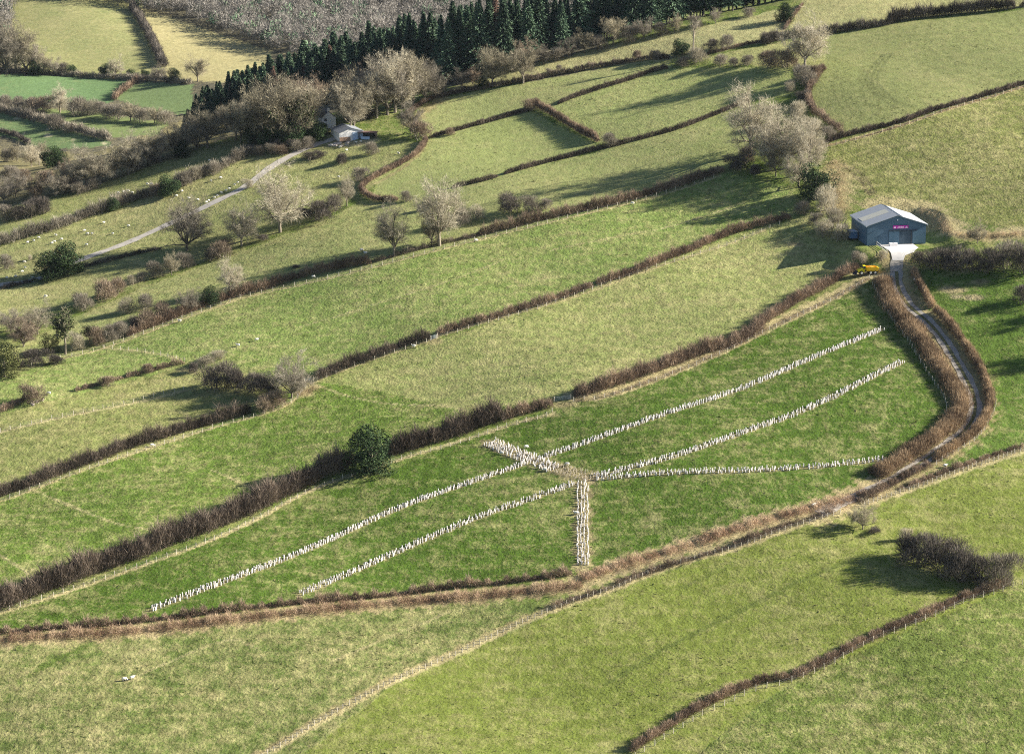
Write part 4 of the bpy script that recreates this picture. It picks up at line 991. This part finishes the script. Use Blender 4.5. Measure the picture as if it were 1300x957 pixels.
def gate(a, b, label, h=1.25):
    p, q = G(a, b); o = empty('gate', p); tag(o, label, 'gate'); d = q-p; m = MB()
    for k in range(6): zz = .2+k*(h-.2)/5; m.tube([0, 0, zz], d+[0, 0, zz], .03, .03, 6)
    for t in (0.02, .5, .98): m.tube(d*t+[0, 0, .15], d*t+[0, 0, h], .03, .03, 6)
    m.tube([0, 0, .2], d*.5+[0, 0, h], .022, .022, 5); m.tube(d+[0, 0, .2], d*.5+[0, 0, h], .022, .022, 5)
    m.obj('frame', M['gate'], o)
    for t in (-.03, 1.03):
        c = MB(); c.tube(d*t+[0, 0, -.4], d*t+[0, 0, 1.5], .12, .11, 8, cap=True); c.obj('gatepost', M['post'], o)
gate((704,510),(724,507), 'galvanised field gate at the end of the tall dark hedge')
gate((387,486),(398,484), 'small galvanised gate beside the bare grey-pink tree')
gate((547,432),(555,429), 'small gate in the gap of the long brown hedge')

# ------------------------------------------------------------------ sheep
def sheep_mesh(graze):
    b = MB(); n = 8; prof = [(-.55,.10,.66),(-.50,.22,.64),(-.36,.30,.62),(-.1,.33,.60),(.18,.32,.61),(.38,.25,.66),(.48,.15,.72)]
    rings = []; th = np.arange(n)*2*PI/n
    for x, r, z in prof: rings.append(np.column_stack([np.full(n, x), np.cos(th)*r*.82, z+np.sin(th)*r]))
    v = np.concatenate(rings); f = []
    for k in range(len(prof)-1):
        for i in range(n):
            j = (i+1) % n; a = k*n; f += [(a+i, a+n+j, a+j), (a+i, a+n+i, a+n+j)]
    f += [(0, i, i+1) for i in range(1, n-1)]; e = (len(prof)-1)*n; f += [(e, e+i+1, e+i) for i in range(1, n-1)]
    b.add(v, f, .5, 0)
    hd = (.72, 0, .26) if graze else (.74, 0, .98); nk = (.42, 0, .70)
    b.tube(nk, hd, .15, .09, 7, .5, 0); mz = (hd[0]+.17, 0, hd[2]-.14); b.tube((hd[0]-.04, 0, hd[2]), mz, .10, .055, 7, .5, 1, True)
    for s_ in (-1, 1): b.tube((hd[0]-.02, s_*.07, hd[2]+.05), (hd[0]-.06, s_*.20, hd[2]+.07), .035, .01, 4, .5, 1)
    for x in (-.36, .30):
        for s_ in (-1, 1): b.tube((x, s_*.15, .42), (x+.03, s_*.15, .16), .075, .045, 5, .5, 0); b.tube((x+.03, s_*.15, .18), (x+.02, s_*.15, -.03), .045, .035, 5, .5, 1)
    b.tube((-.52, 0, .68), (-.60, 0, .42), .05, .04, 5)
    return b.mesh('sheep', [M['wool'], M['face']], True)
SH = [sheep_mesh(True), sheep_mesh(False), sheep_mesh(True)]
def sheep(x, y, label, group=None, sc=1.0, rz=None):
    p = G((x, y))[0]; o = link('sheep', SH[random.randrange(3)], None, p, random.uniform(-.7, .7)+(PI if random.random() < .5 else 0) if rz is None else rz)
    o.scale = (sc,)*3; tag(o, label, 'sheep', group)
A = [(71,300),(69,308),(78,305),(107,294),(111,298),(117,298),(143,298),(110,312),(92,318),(70,324),(55,327),(31,334),(32,341),(28,346),(9,354),(42,354),(35,309),(43,307),(132,284),(163,288),(20,352),(66,310),(49,303)]
for x, y in A: sheep(x, y, 'white sheep grazing the left pasture between the long hedge and the farm track', 'sheep on the left pasture', .85)
B_ = [(280,227),(268,231),(231,244),(224,250),(251,255),(240,253)]
for x, y in B_: sheep(x, y, 'white sheep scattered on the pasture above the farm track', 'sheep above the farm track', .85)
B2 = [(187,235),(192,235),(206,234),(163,244),(168,246),(266,205),(150,246),(157,245)]
for x, y in B2: sheep(x, y, 'white sheep on the strip behind the long grey-brown hedge', 'sheep behind the long hedge', .85)
C_ = [(272,252),(281,246),(291,241),(276,250),(265,256),(262,258),(287,243),(298,236),(302,233)]
for x, y in C_: sheep(x, y, 'white sheep lined up beside the upper farm track', 'sheep beside the farm track', .8)
D_ = [(440,192),(452,182),(458,181),(506,196),(430,226),(436,180),(421,186),(432,188)]
for x, y in D_: sheep(x, y, 'white sheep on the small paddock below the white shed', 'sheep below the white shed', .85)
for x, y, l in [(459,319,'white sheep in the shadow beyond the low scrub hedge, left of two'),(464,323,'white sheep in the shadow beyond the low scrub hedge, right of two'),
 (525,441,'white sheep under the hedge just left of the gap gate'),(398,353,'white sheep lying by the fence under the shaggy russet hedge'),(604,307,'white sheep by the fence under the sapling'),(803,260,'white sheep by the fence under the fluffy hedge'),
 (228,409,'white sheep by the fence below the russet shrubs'),(193,567,'white sheep at the fence of the even dark hedge'),(326,433,'white sheep alone in the open field above the thicket'),(302,440,'white sheep above the pale felled brush'),
 (58,378,'white sheep alone on the slope above the broad reddish tree'),(668,569,'white sheep on the upper side of the slanting belt'),(720,591,'white sheep beside the short tan guards'),
 (637,577,'white sheep just below the top of the slanting belt'),(692,598,'white sheep on the lower side of the slanting belt'),(731,653,'white sheep left of the upright band of guards'),(168,862,'white sheep at the bottom of the rough low field'),(158,864,'white sheep lying beside another at the bottom of the rough low field'),
 (62,501,'white sheep right of the rubble under the round-headed shrub'),(1033,643,'white sheep at the bracken below the lane'),(1200,593,'white sheep behind the close-set posts right of the lane'),(1162,357,'white sheep beside the short tawny hedge below the barn')]:
    sheep(x, y, l, None, 1.05, random.choice([.2, PI-.2, .5]))

# ------------------------------------------------------------------ barn
def barn():
    wall, nt, bs = newmat('blue_sheet'); wall2 = wall
    t = N(nt, 'ShaderNodeTexCoord'); w = N(nt, 'ShaderNodeTexWave'); w.inputs['Scale'].default_value = 5.0; w.bands_direction = 'X'
    nt.links.new(t.outputs['Object'], w.inputs['Vector']); nt.links.new(mixc(nt, w.outputs['Fac'], (.072,.128,.185), (.10,.17,.238)), bs.inputs['Base Color']); bs.inputs['Roughness'].default_value = .6
    roofm, nt, bs = newmat('grey_roof_sheet')
    t = N(nt, 'ShaderNodeTexCoord'); w = N(nt, 'ShaderNodeTexWave'); w.inputs['Scale'].default_value = 1.2; w.bands_direction = 'Y'
    ns = N(nt, 'ShaderNodeTexNoise'); ns.inputs['Scale'].default_value = .5; nt.links.new(t.outputs['Object'], ns.inputs['Vector']); nt.links.new(t.outputs['Object'], w.inputs['Vector'])
    c = mixc(nt, w.outputs['Fac'], (.32,.35,.385), (.41,.44,.465)); nt.links.new(mixc(nt, ns.outputs['Fac'], c, (.46,.475,.48)), bs.inputs['Base Color']); bs.inputs['Roughness'].default_value = .55
    light = plain('rooflight', (.62,.60,.49), .5, .1); dark = plain('dark_ridge', (.03,.045,.07), .6, .1); trim = plain('pale_trim', (.62,.66,.68), .6, .05)
    mag = plain('magenta_board', (.55,.03,.38), .5, .05); white = plain('white_paint', (.85,.83,.82), .6, .04); inn = plain('painted_interior_shade', (.055,.085,.115), .9, .1)
    W, L, E, RG = 9.6, 18.0, 6.4, 9.5
    o = empty('barn', (BARN[0]-.3, BARN[1], BARN[2]), math.radians(9)); tag(o, 'blue-grey sheet-clad barn with pale roof and magenta sign at the top of the lane', 'barn')
    b = MB(); b.prism([(-W, 0), (W, 0), (W, E), (0, RG), (-W, E)], 0, L); b.obj('wall', wall, o)
    def slab(x0, z0, x1, z1, th, y0, y1, name, mat, par, lift=0):
        m = MB(); n = np.array([-(z1-z0), x1-x0]); n = n/np.linalg.norm(n)*(1 if x1 > x0 else -1)
        a = np.array([(x0, z0), (x1, z1)])+n*lift; c = a+n*th
        m.prism([tuple(a[0]), tuple(a[1]), tuple(c[1]), tuple(c[0])], y0, y1); return m.obj(name, mat, par)
    sl = (RG-E)/W
    rl = slab(-W-.5, E-.5*sl+.02, 0, RG+.02, .12, -.4, L+.4, 'roof', roofm, o); rr = slab(0, RG+.02, W+.5, E-.5*sl+.02, .12, -.4, L+.4, 'roof', roofm, o)
    slab(-W*.98, E+.02*W*sl+.02, -.8, RG-.8*sl+.02, .04, 6.2, 11.0, 'rooflight', light, rl, .14)
    slab(.15, RG-.15*sl+.02, 1.6, RG-1.6*sl+.02, .05, -.38, L+.38, 'ridge_dark_strip', dark, rr, .14)  # dark strip along the right side of the ridge
    m = MB(); m.box((W+.35, L/2, E-.25), (.14, L/2+.4, .12)); m.box((-W-.35, L/2, E-.25), (.14, L/2+.4, .12)); m.obj('gutter', trim, o)
    m = MB(); m.box((2.2, -.06, 2.2), (2.4, .05, 2.2)); m.obj('doorway', inn, o)  # flat panel on the wall, the opening's shade put into its colour
    m = MB(); m.box((-.9, -.16, 2.3), (1.7, .06, 2.3)); m.obj('sliding_door', plain('door_sheet', (.065,.125,.18), .6, .04), o)
    m = MB(); m.box((4.85, -.16, 2.3), (.14, .06, 2.3)); m.box((2.0, -.18, 4.62), (4.6, .08, .1)); m.obj('door_rail', plain('dark_rail', (.04,.05,.06), .6, .1), o)
    m = MB(); m.box((7.3, -.06, 2.4), (2.0, .04, 2.0)); m.obj('side_panel', plain('panel_sheet', (.09,.16,.22), .6, .04), o)
    m = MB(); m.box((1.2, -.10, 5.75), (2.5, .06, .48)); sg = m.obj('sign', mag, o)
    m = MB()
    for cx in (-1.9, 1.9):
        m.prism([(1.2+cx-.42, 5.42), (1.2+cx+.42, 5.42), (1.2+cx+.3, 5.72), (1.2+cx, 6.05), (1.2+cx-.3, 5.72)], -.19, -.165)
    for i in range(6):
        m.box((1.2-.85+i*.34, -.18, 5.78), (.10, .012, .16+.04*(i % 2)))
    for i in range(8): m.box((1.2-1.0+i*.29, -.18, 5.46), (.08, .012, .07))
    m.obj('lettering', plain('pink_lettering', (.85,.62,.80), .5, .03), sg)
    m = MB(); m.tube((.0, -.05, RG-1.5), (0, -.45, RG-1.35), .05, .05, 6); m.box((0, -.5, RG-1.4), (.12, .1, .16)); m.obj('lamp', trim, o)
    # things standing by it
    c = empty('water_tank', (BARN[0]-1.6, BARN[1]-2.4, BARN[2]+.06), math.radians(9)); tag(c, 'white boxy tank on the apron before the barn doorway', 'tank')
    m = MB(); m.box((0, 0, .55), (1.3, .6, .5)); m.obj('body', white, c); m = MB(); m.tube((0, 0, 1.05), (0, 0, 1.2), .2, .18, 10, cap=True); m.obj('lid', plain('grey_lid', (.3, .3, .32)), c)
    m = MB(); m.box((0, 0, .025), (1.3, .6, .025)); m.obj('pallet', M['stake'], c)
    c = empty('trailer', (BARN[0]-13.2, BARN[1]+9, BARN[2]), math.radians(12)); tag(c, 'small blue box trailer beside the left wall of the barn', 'trailer')
    m = MB(); m.box((0, 0, 1.7), (1.1, 2.0, 1.1)); m.obj('body', plain('blue_box', (.10,.20,.34), .5, .1), c)
    m = MB(); m.box((0, 0, 2.84), (1.15, 2.05, .04)); m.obj('roof', trim, c)
    for sx in (-1, 1):
        m = MB(); m.tube((sx*1.0, -.3, .38), (sx*1.25, -.3, .38), .38, .38, 14, cap=True); m.obj('wheel', plain('tyre_rubber', (.025,.025,.025)), c)
    m = MB(); m.tube((0, -2, .6), (0, -3.2, .55), .05, .05, 6); m.obj('drawbar', dark, c)
    # railing down the ramp
    pts = G((1106,309),(1113,312),(1120,317),(1127,323)); r0 = empty('railing', pts[0]); tag(r0, 'pale and dark rail fence sloping down beside the concrete apron', 'railing')
    for k, zz in enumerate((.45, .85, 1.25)):
        m = MB()
        for a, b_ in zip(pts[:-1], pts[1:]): m.tube(a-pts[0]+[0, 0, zz], b_-pts[0]+[0, 0, zz], .07, .07, 6)
        m.obj('rail', white if k % 2 == 0 else dark, r0)
    for a in pts: m = MB(); m.tube(a-pts[0]+[0, 0, -.3], a-pts[0]+[0, 0, 1.4], .08, .08, 6, cap=True); m.obj('post', M['post'], r0)
barn()
# concrete apron, a sheet just above the ground
def apron():
    q = G((1111,309),(1158,309.5),(1166,315),(1160,321),(1149,325),(1147,331),(1133,331),(1131,322)); n = len(q); e = []
    for i in range(n):
        a, b_ = q[i], q[(i+1) % n]; k = max(2, int(np.linalg.norm(b_-a)/.8)); e += [a+(b_-a)*t for t in np.linspace(0, 1, k, endpoint=False)]
    e = np.array(e); c = e.mean(0); k = 16; n = len(e); m = MB()
    v = np.concatenate([np.column_stack([c[0]+(e[:, 0]-c[0])*t, c[1]+(e[:, 1]-c[1])*t]) for t in np.linspace(.01, 1, k+1)])
    v = np.column_stack([v, zt(v[:, 0], v[:, 1])+.16]); f = []
    for a in range(k):
        for i in range(n): j = (i+1) % n; f += [(a*n+i, a*n+j, a*n+n+j), (a*n+i, a*n+n+j, a*n+n+i)]
    f += [(0, i, i+1) for i in range(1, n-1)]
    m.add(v, f); tag(m.obj('apron', M['concrete']), kind='structure')
apron()
# ------------------------------------------------------------------ yellow dumper
def dumper():
    p = G((1102,348))[0]; yel = plain('yellow_paint', (.80,.50,.02), .45, .06); lime = plain('bright_yellow_paint', (.78,.66,.03), .45, .06); orange = plain('orange_paint', (.62,.26,.03), .5, .1)
    blk = plain('black_rubber', (.02,.02,.022), .85, .1); pale = plain('pale_hub', (.80,.78,.66), .5, .05); glass = plain('cab_glass', (.03,.05,.07), .15, .02)
    o = empty('dump_truck', p, math.radians(8)); tag(o, 'yellow articulated dump truck with pale hubs parked beside the lane', 'dump truck')
    m = MB(); m.prism([(-3.5, .75), (-1.3, .75), (-1.3, 1.75), (-2.3, 1.85), (-3.4, 1.5)], -.85, .85); m.obj('bonnet', lime, o)
    m = MB(); m.prism([(-2.0, 1.7), (-.9, 1.7), (-.95, 2.75), (-1.75, 2.75)], -.7, .7); cab = m.obj('cab', lime, o)
    m = MB(); m.box((-1.4, -.72, 2.25), (.36, .02, .36)); m.box((-1.4, .72, 2.25), (.36, .02, .36)); m.box((-1.9, 0, 2.25), (.03, .58, .38), 0, 0); m.obj('window', glass, cab)
    m = MB(); m.prism([(-.75, 1.15), (2.7, 1.15), (3.3, 2.0), (2.9, 2.05), (2.4, 1.75), (-.5, 1.75), (-.8, 2.35), (-1.0, 2.2)], -1.2, 1.2)
    for s_ in (-1, 1): m.prism([(-.75, 1.5), (2.7, 1.5), (3.3, 2.05), (2.4, 2.35), (-.8, 2.5)], s_*1.2-.06, s_*1.2+.06)
    m.obj('skip', yel, o)
    m = MB(); m.prism([(-.6, 1.76), (2.3, 1.76), (1.8, 2.15), (.6, 2.5), (-.3, 2.3)], -1.1, 1.1); m.obj('load', orange, o)
    m = MB(); m.box((0.6, 0, .95), (2.6, .35, .16)); m.tube((-1.2, 0, .9), (-.4, 0, .95), .25, .25, 8, cap=True); m.obj('chassis', plain('dark_chassis', (.05,.045,.04)), o)
    for x in (-2.4, .5, 1.95):
        for s_ in (-1, 1):
            m = MB(); m.tube((x, s_*.75, .62), (x, s_*1.22, .62), .62, .62, 18, cap=True); w = m.obj('wheel', blk, o)
            m = MB(); m.tube((x, s_*1.2, .62), (x, s_*1.26, .62), .34, .30, 14, cap=True); m.obj('hub', pale, w)
    m = MB(); m.prism([(-4.9, .15), (-3.9, .15), (-3.7, 1.2), (-4.1, .5), (-4.9, .3)], -1.1, 1.1); m.tube((-3.9, -.5, .6), (-3.2, -.5, .9), .09, .09, 6); m.tube((-3.9, .5, .6), (-3.2, .5, .9), .09, .09, 6); m.obj('blade', plain('dark_steel', (.03,.035,.05), .6), o)
dumper()
# ------------------------------------------------------------------ farm buildings in the wood
def farm():
    white = plain('whitewash', (.78,.76,.72), .8, .06); slate = plain('slate_roof', (.10,.11,.13), .8, .15); grey = plain('grey_roof', (.22,.235,.25), .8, .12)
    tan = plain('tan_boarding', (.40,.26,.17), .85, .15); blue = plain('pale_blue_shade_and_sheet', (.42,.53,.66), .6, .06); rust = plain('rust_roof', (.16,.10,.085), .85, .15)
    p = G((446,179))[0]; s_ = px_m(p); o = empty('shed', p, math.radians(20)); tag(o, 'white shed with grey roof and tan doors at the top of the farm track', 'shed')
    m = MB(); m.prism([(-4.6, 0), (4.6, 0), (4.6, 3.4), (0, 4.7), (-4.6, 3.0)], 0, 11); m.obj('wall', white, o)
    for a, b in (((-4.9, 2.97), (0, 4.75)), ((0, 4.75), (4.9, 3.37))):
        m = MB(); m.prism([a, b, (b[0], b[1]+.12), (a[0], a[1]+.12)], -.3, 11.3); m.obj('roof', grey, o)
    m = MB(); m.box((-2.4, -.05, .75), (2.1, .05, .75)); m.obj('door_and_shade_panel', tan, o)
    m = MB(); m.box((2.5, -.05, 1.6), (2.0, .05, 1.55)); m.obj('door_and_shade_panel', blue, o)  # shade on the shed's right wall, put into a pale blue panel
    p2 = G((466,177))[0]; q = empty('lean_to', p2, math.radians(-10)); tag(q, 'low dark open lean-to with rusty roof right of the white shed', 'outbuilding')
    m = MB(); m.box((0, 3.2, 1.2), (3.2, .1, 1.2)); m.box((-3.1, 1.6, 1.2), (.1, 1.6, 1.2)); m.box((3.1, 1.6, 1.2), (.1, 1.6, 1.2)); m.obj('wall', plain('dark_boards', (.10,.085,.07)), q)
    m = MB(); m.prism([(-3.5, 2.42), (3.5, 2.42), (3.5, 2.55), (-3.5, 2.55)], -.4, 3.6); m.obj('roof', rust, q)
    m = MB(); m.box((-.6, -.1, .5), (1.6, .35, .5)); m.obj('manger', blue, q)
    d = rays([(417, 140)])[0]; y = p[1]+14; x = d[0]*y; z = float(zt(x, y)); zb = z-.2
    h = empty('farmhouse', (x, y, zb), math.radians(14)); tag(h, 'whitewashed farmhouse with slate roof and tall chimney half hidden in the wood', 'farmhouse')
    k = min(.85, max(.6, (HC+rays([(417, 121)])[0, 2]*y-zb)/9.1))
    m = MB(); m.prism([(-3.2*k, 0), (3.2*k, 0), (3.2*k, 4.9*k), (0, 7.6*k), (-3.2*k, 4.9*k)], 0, 8); m.obj('wall', white, h)
    for a, b in (((-3.5*k, 4.75*k), (0, 7.65*k)), ((0, 7.65*k), (3.5*k, 4.75*k))):
        m = MB(); m.prism([a, b, (b[0], b[1]+.15), (a[0], a[1]+.15)], -.15, 8.2); rf = m.obj('roof', slate, h)
    m = MB(); m.box((0, .7, 8.0*k), (.5, .5, 1.1*k)); m.obj('chimney', white, rf)
    for zz in (1.6, 4.0):
        m = MB(); m.box((-1.2, -.03, zz*k), (.45, .03, .55)); m.obj('window', plain('dark_pane', (.03,.04,.05), .2), h)
    # rubble under the shed and under the round-headed shrub
    rg = np.random.default_rng(9)
    sm = []
    for i in range(3):
        m = MB(); n = 7; v = rg.normal(size=(24, 3)); v /= np.linalg.norm(v, axis=1, keepdims=True); v *= [.55, .42, .32]; v *= rg.uniform(.8, 1.15, (24, 1))
        import bmesh
        bm = bmesh.new(); [bm.verts.new(q_) for q_ in v]; bmesh.ops.convex_hull(bm, input=bm.verts); me = bpy.data.meshes.new('boulder'); bm.to_mesh(me); bm.free(); me.materials.append(plain('pale_stone', (.50,.43,.36), .9, .2, 2)); sm.append(me)
    for i in range(26):
        x, y = rg.uniform(418, 442), 0; y = 184-(x-418)*.12+rg.normal(0, 2); g = G((x, y))[0]
        s2 = link('boulder', sm[i % 3], None, g, rg.uniform(0, 6)); s2.scale = (rg.uniform(.8, 2.0),)*3; tag(s2, 'pale stone in the rubble strewn below the white shed', 'stone', 'rubble below the white shed')
    for i in range(18):
        x = rg.uniform(36, 60); y = 513-(x-36)*.25+rg.normal(0, 1.2); g = G((x, y))[0]
        s2 = link('boulder', sm[i % 3], None, g, rg.uniform(0, 6)); s2.scale = (rg.uniform(.5, 1.3),)*3; tag(s2, 'pale stone in the heap under the round-headed shrub', 'stone', 'stones under the round-headed shrub')
farm()
# ------------------------------------------------------------------ haze, sky, sun, camera
def haze():
    m = bpy.data.materials.new('haze_air'); m.use_nodes = True; nt = m.node_tree; nt.nodes.clear()
    out = N(nt, 'ShaderNodeOutputMaterial'); v = N(nt, 'ShaderNodeVolumePrincipled'); v.inputs['Color'].default_value = (.74, .84, 1.0, 1); v.inputs['Density'].default_value = HAZE; v.inputs['Anisotropy'].default_value = .2
    nt.links.new(v.outputs[0], out.inputs['Volume'])
    b = MB(); b.box((0, 1500, 68), (2200, 1960, 178)); o = b.obj('haze', m); tag(o, kind='stuff'); o.visible_shadow = True
HAZE = 0.00001
haze()
w = bpy.data.worlds.new('World'); SC.world = w; w.use_nodes = True; nt = w.node_tree; bg = nt.nodes['Background']
sk = nt.nodes.new('ShaderNodeTexSky'); sk.sky_type = 'NISHITA'; sk.sun_disc = False; sk.air_density = .65; sk.dust_density = .5; sk.sun_elevation = SUN_E; sk.sun_rotation = math.radians(90)-SUN_A
nt.links.new(sk.outputs[0], bg.inputs[0]); bg.inputs[1].default_value = 0.05
l = bpy.data.lights.new('sun', 'SUN'); l.energy = 5.0; l.angle = math.radians(.53); l.color = (1, .94, .85)
so = bpy.data.objects.new('sun', l); COL.objects.link(so); sv = Vector((math.cos(SUN_E)*math.cos(SUN_A), math.cos(SUN_E)*math.sin(SUN_A), math.sin(SUN_E)))
so.rotation_euler = (-sv).to_track_quat('-Z', 'Y').to_euler(); so.location = (300, 700, 300)
cd = bpy.data.cameras.new('camera'); cd.lens = 36*F/1300; cd.sensor_width = 36; cd.clip_end = 20000; cd.clip_start = 1
co = bpy.data.objects.new('camera', cd); COL.objects.link(co); co.location = (0, 0, HC); co.rotation_euler = (PI/2-PITCH, 0, 0); SC.camera = co
vs = SC.view_settings; vs.view_transform = 'Standard'; vs.look = 'None'; vs.exposure = 1.57; vs.gamma = 1
SC.cycles.use_denoising = False; SC.cycles.filter_width = 1.1; SC.cycles.max_bounces = 4; SC.cycles.diffuse_bounces = 2; SC.cycles.volume_bounces = 0; SC.cycles.transparent_max_bounces = 4
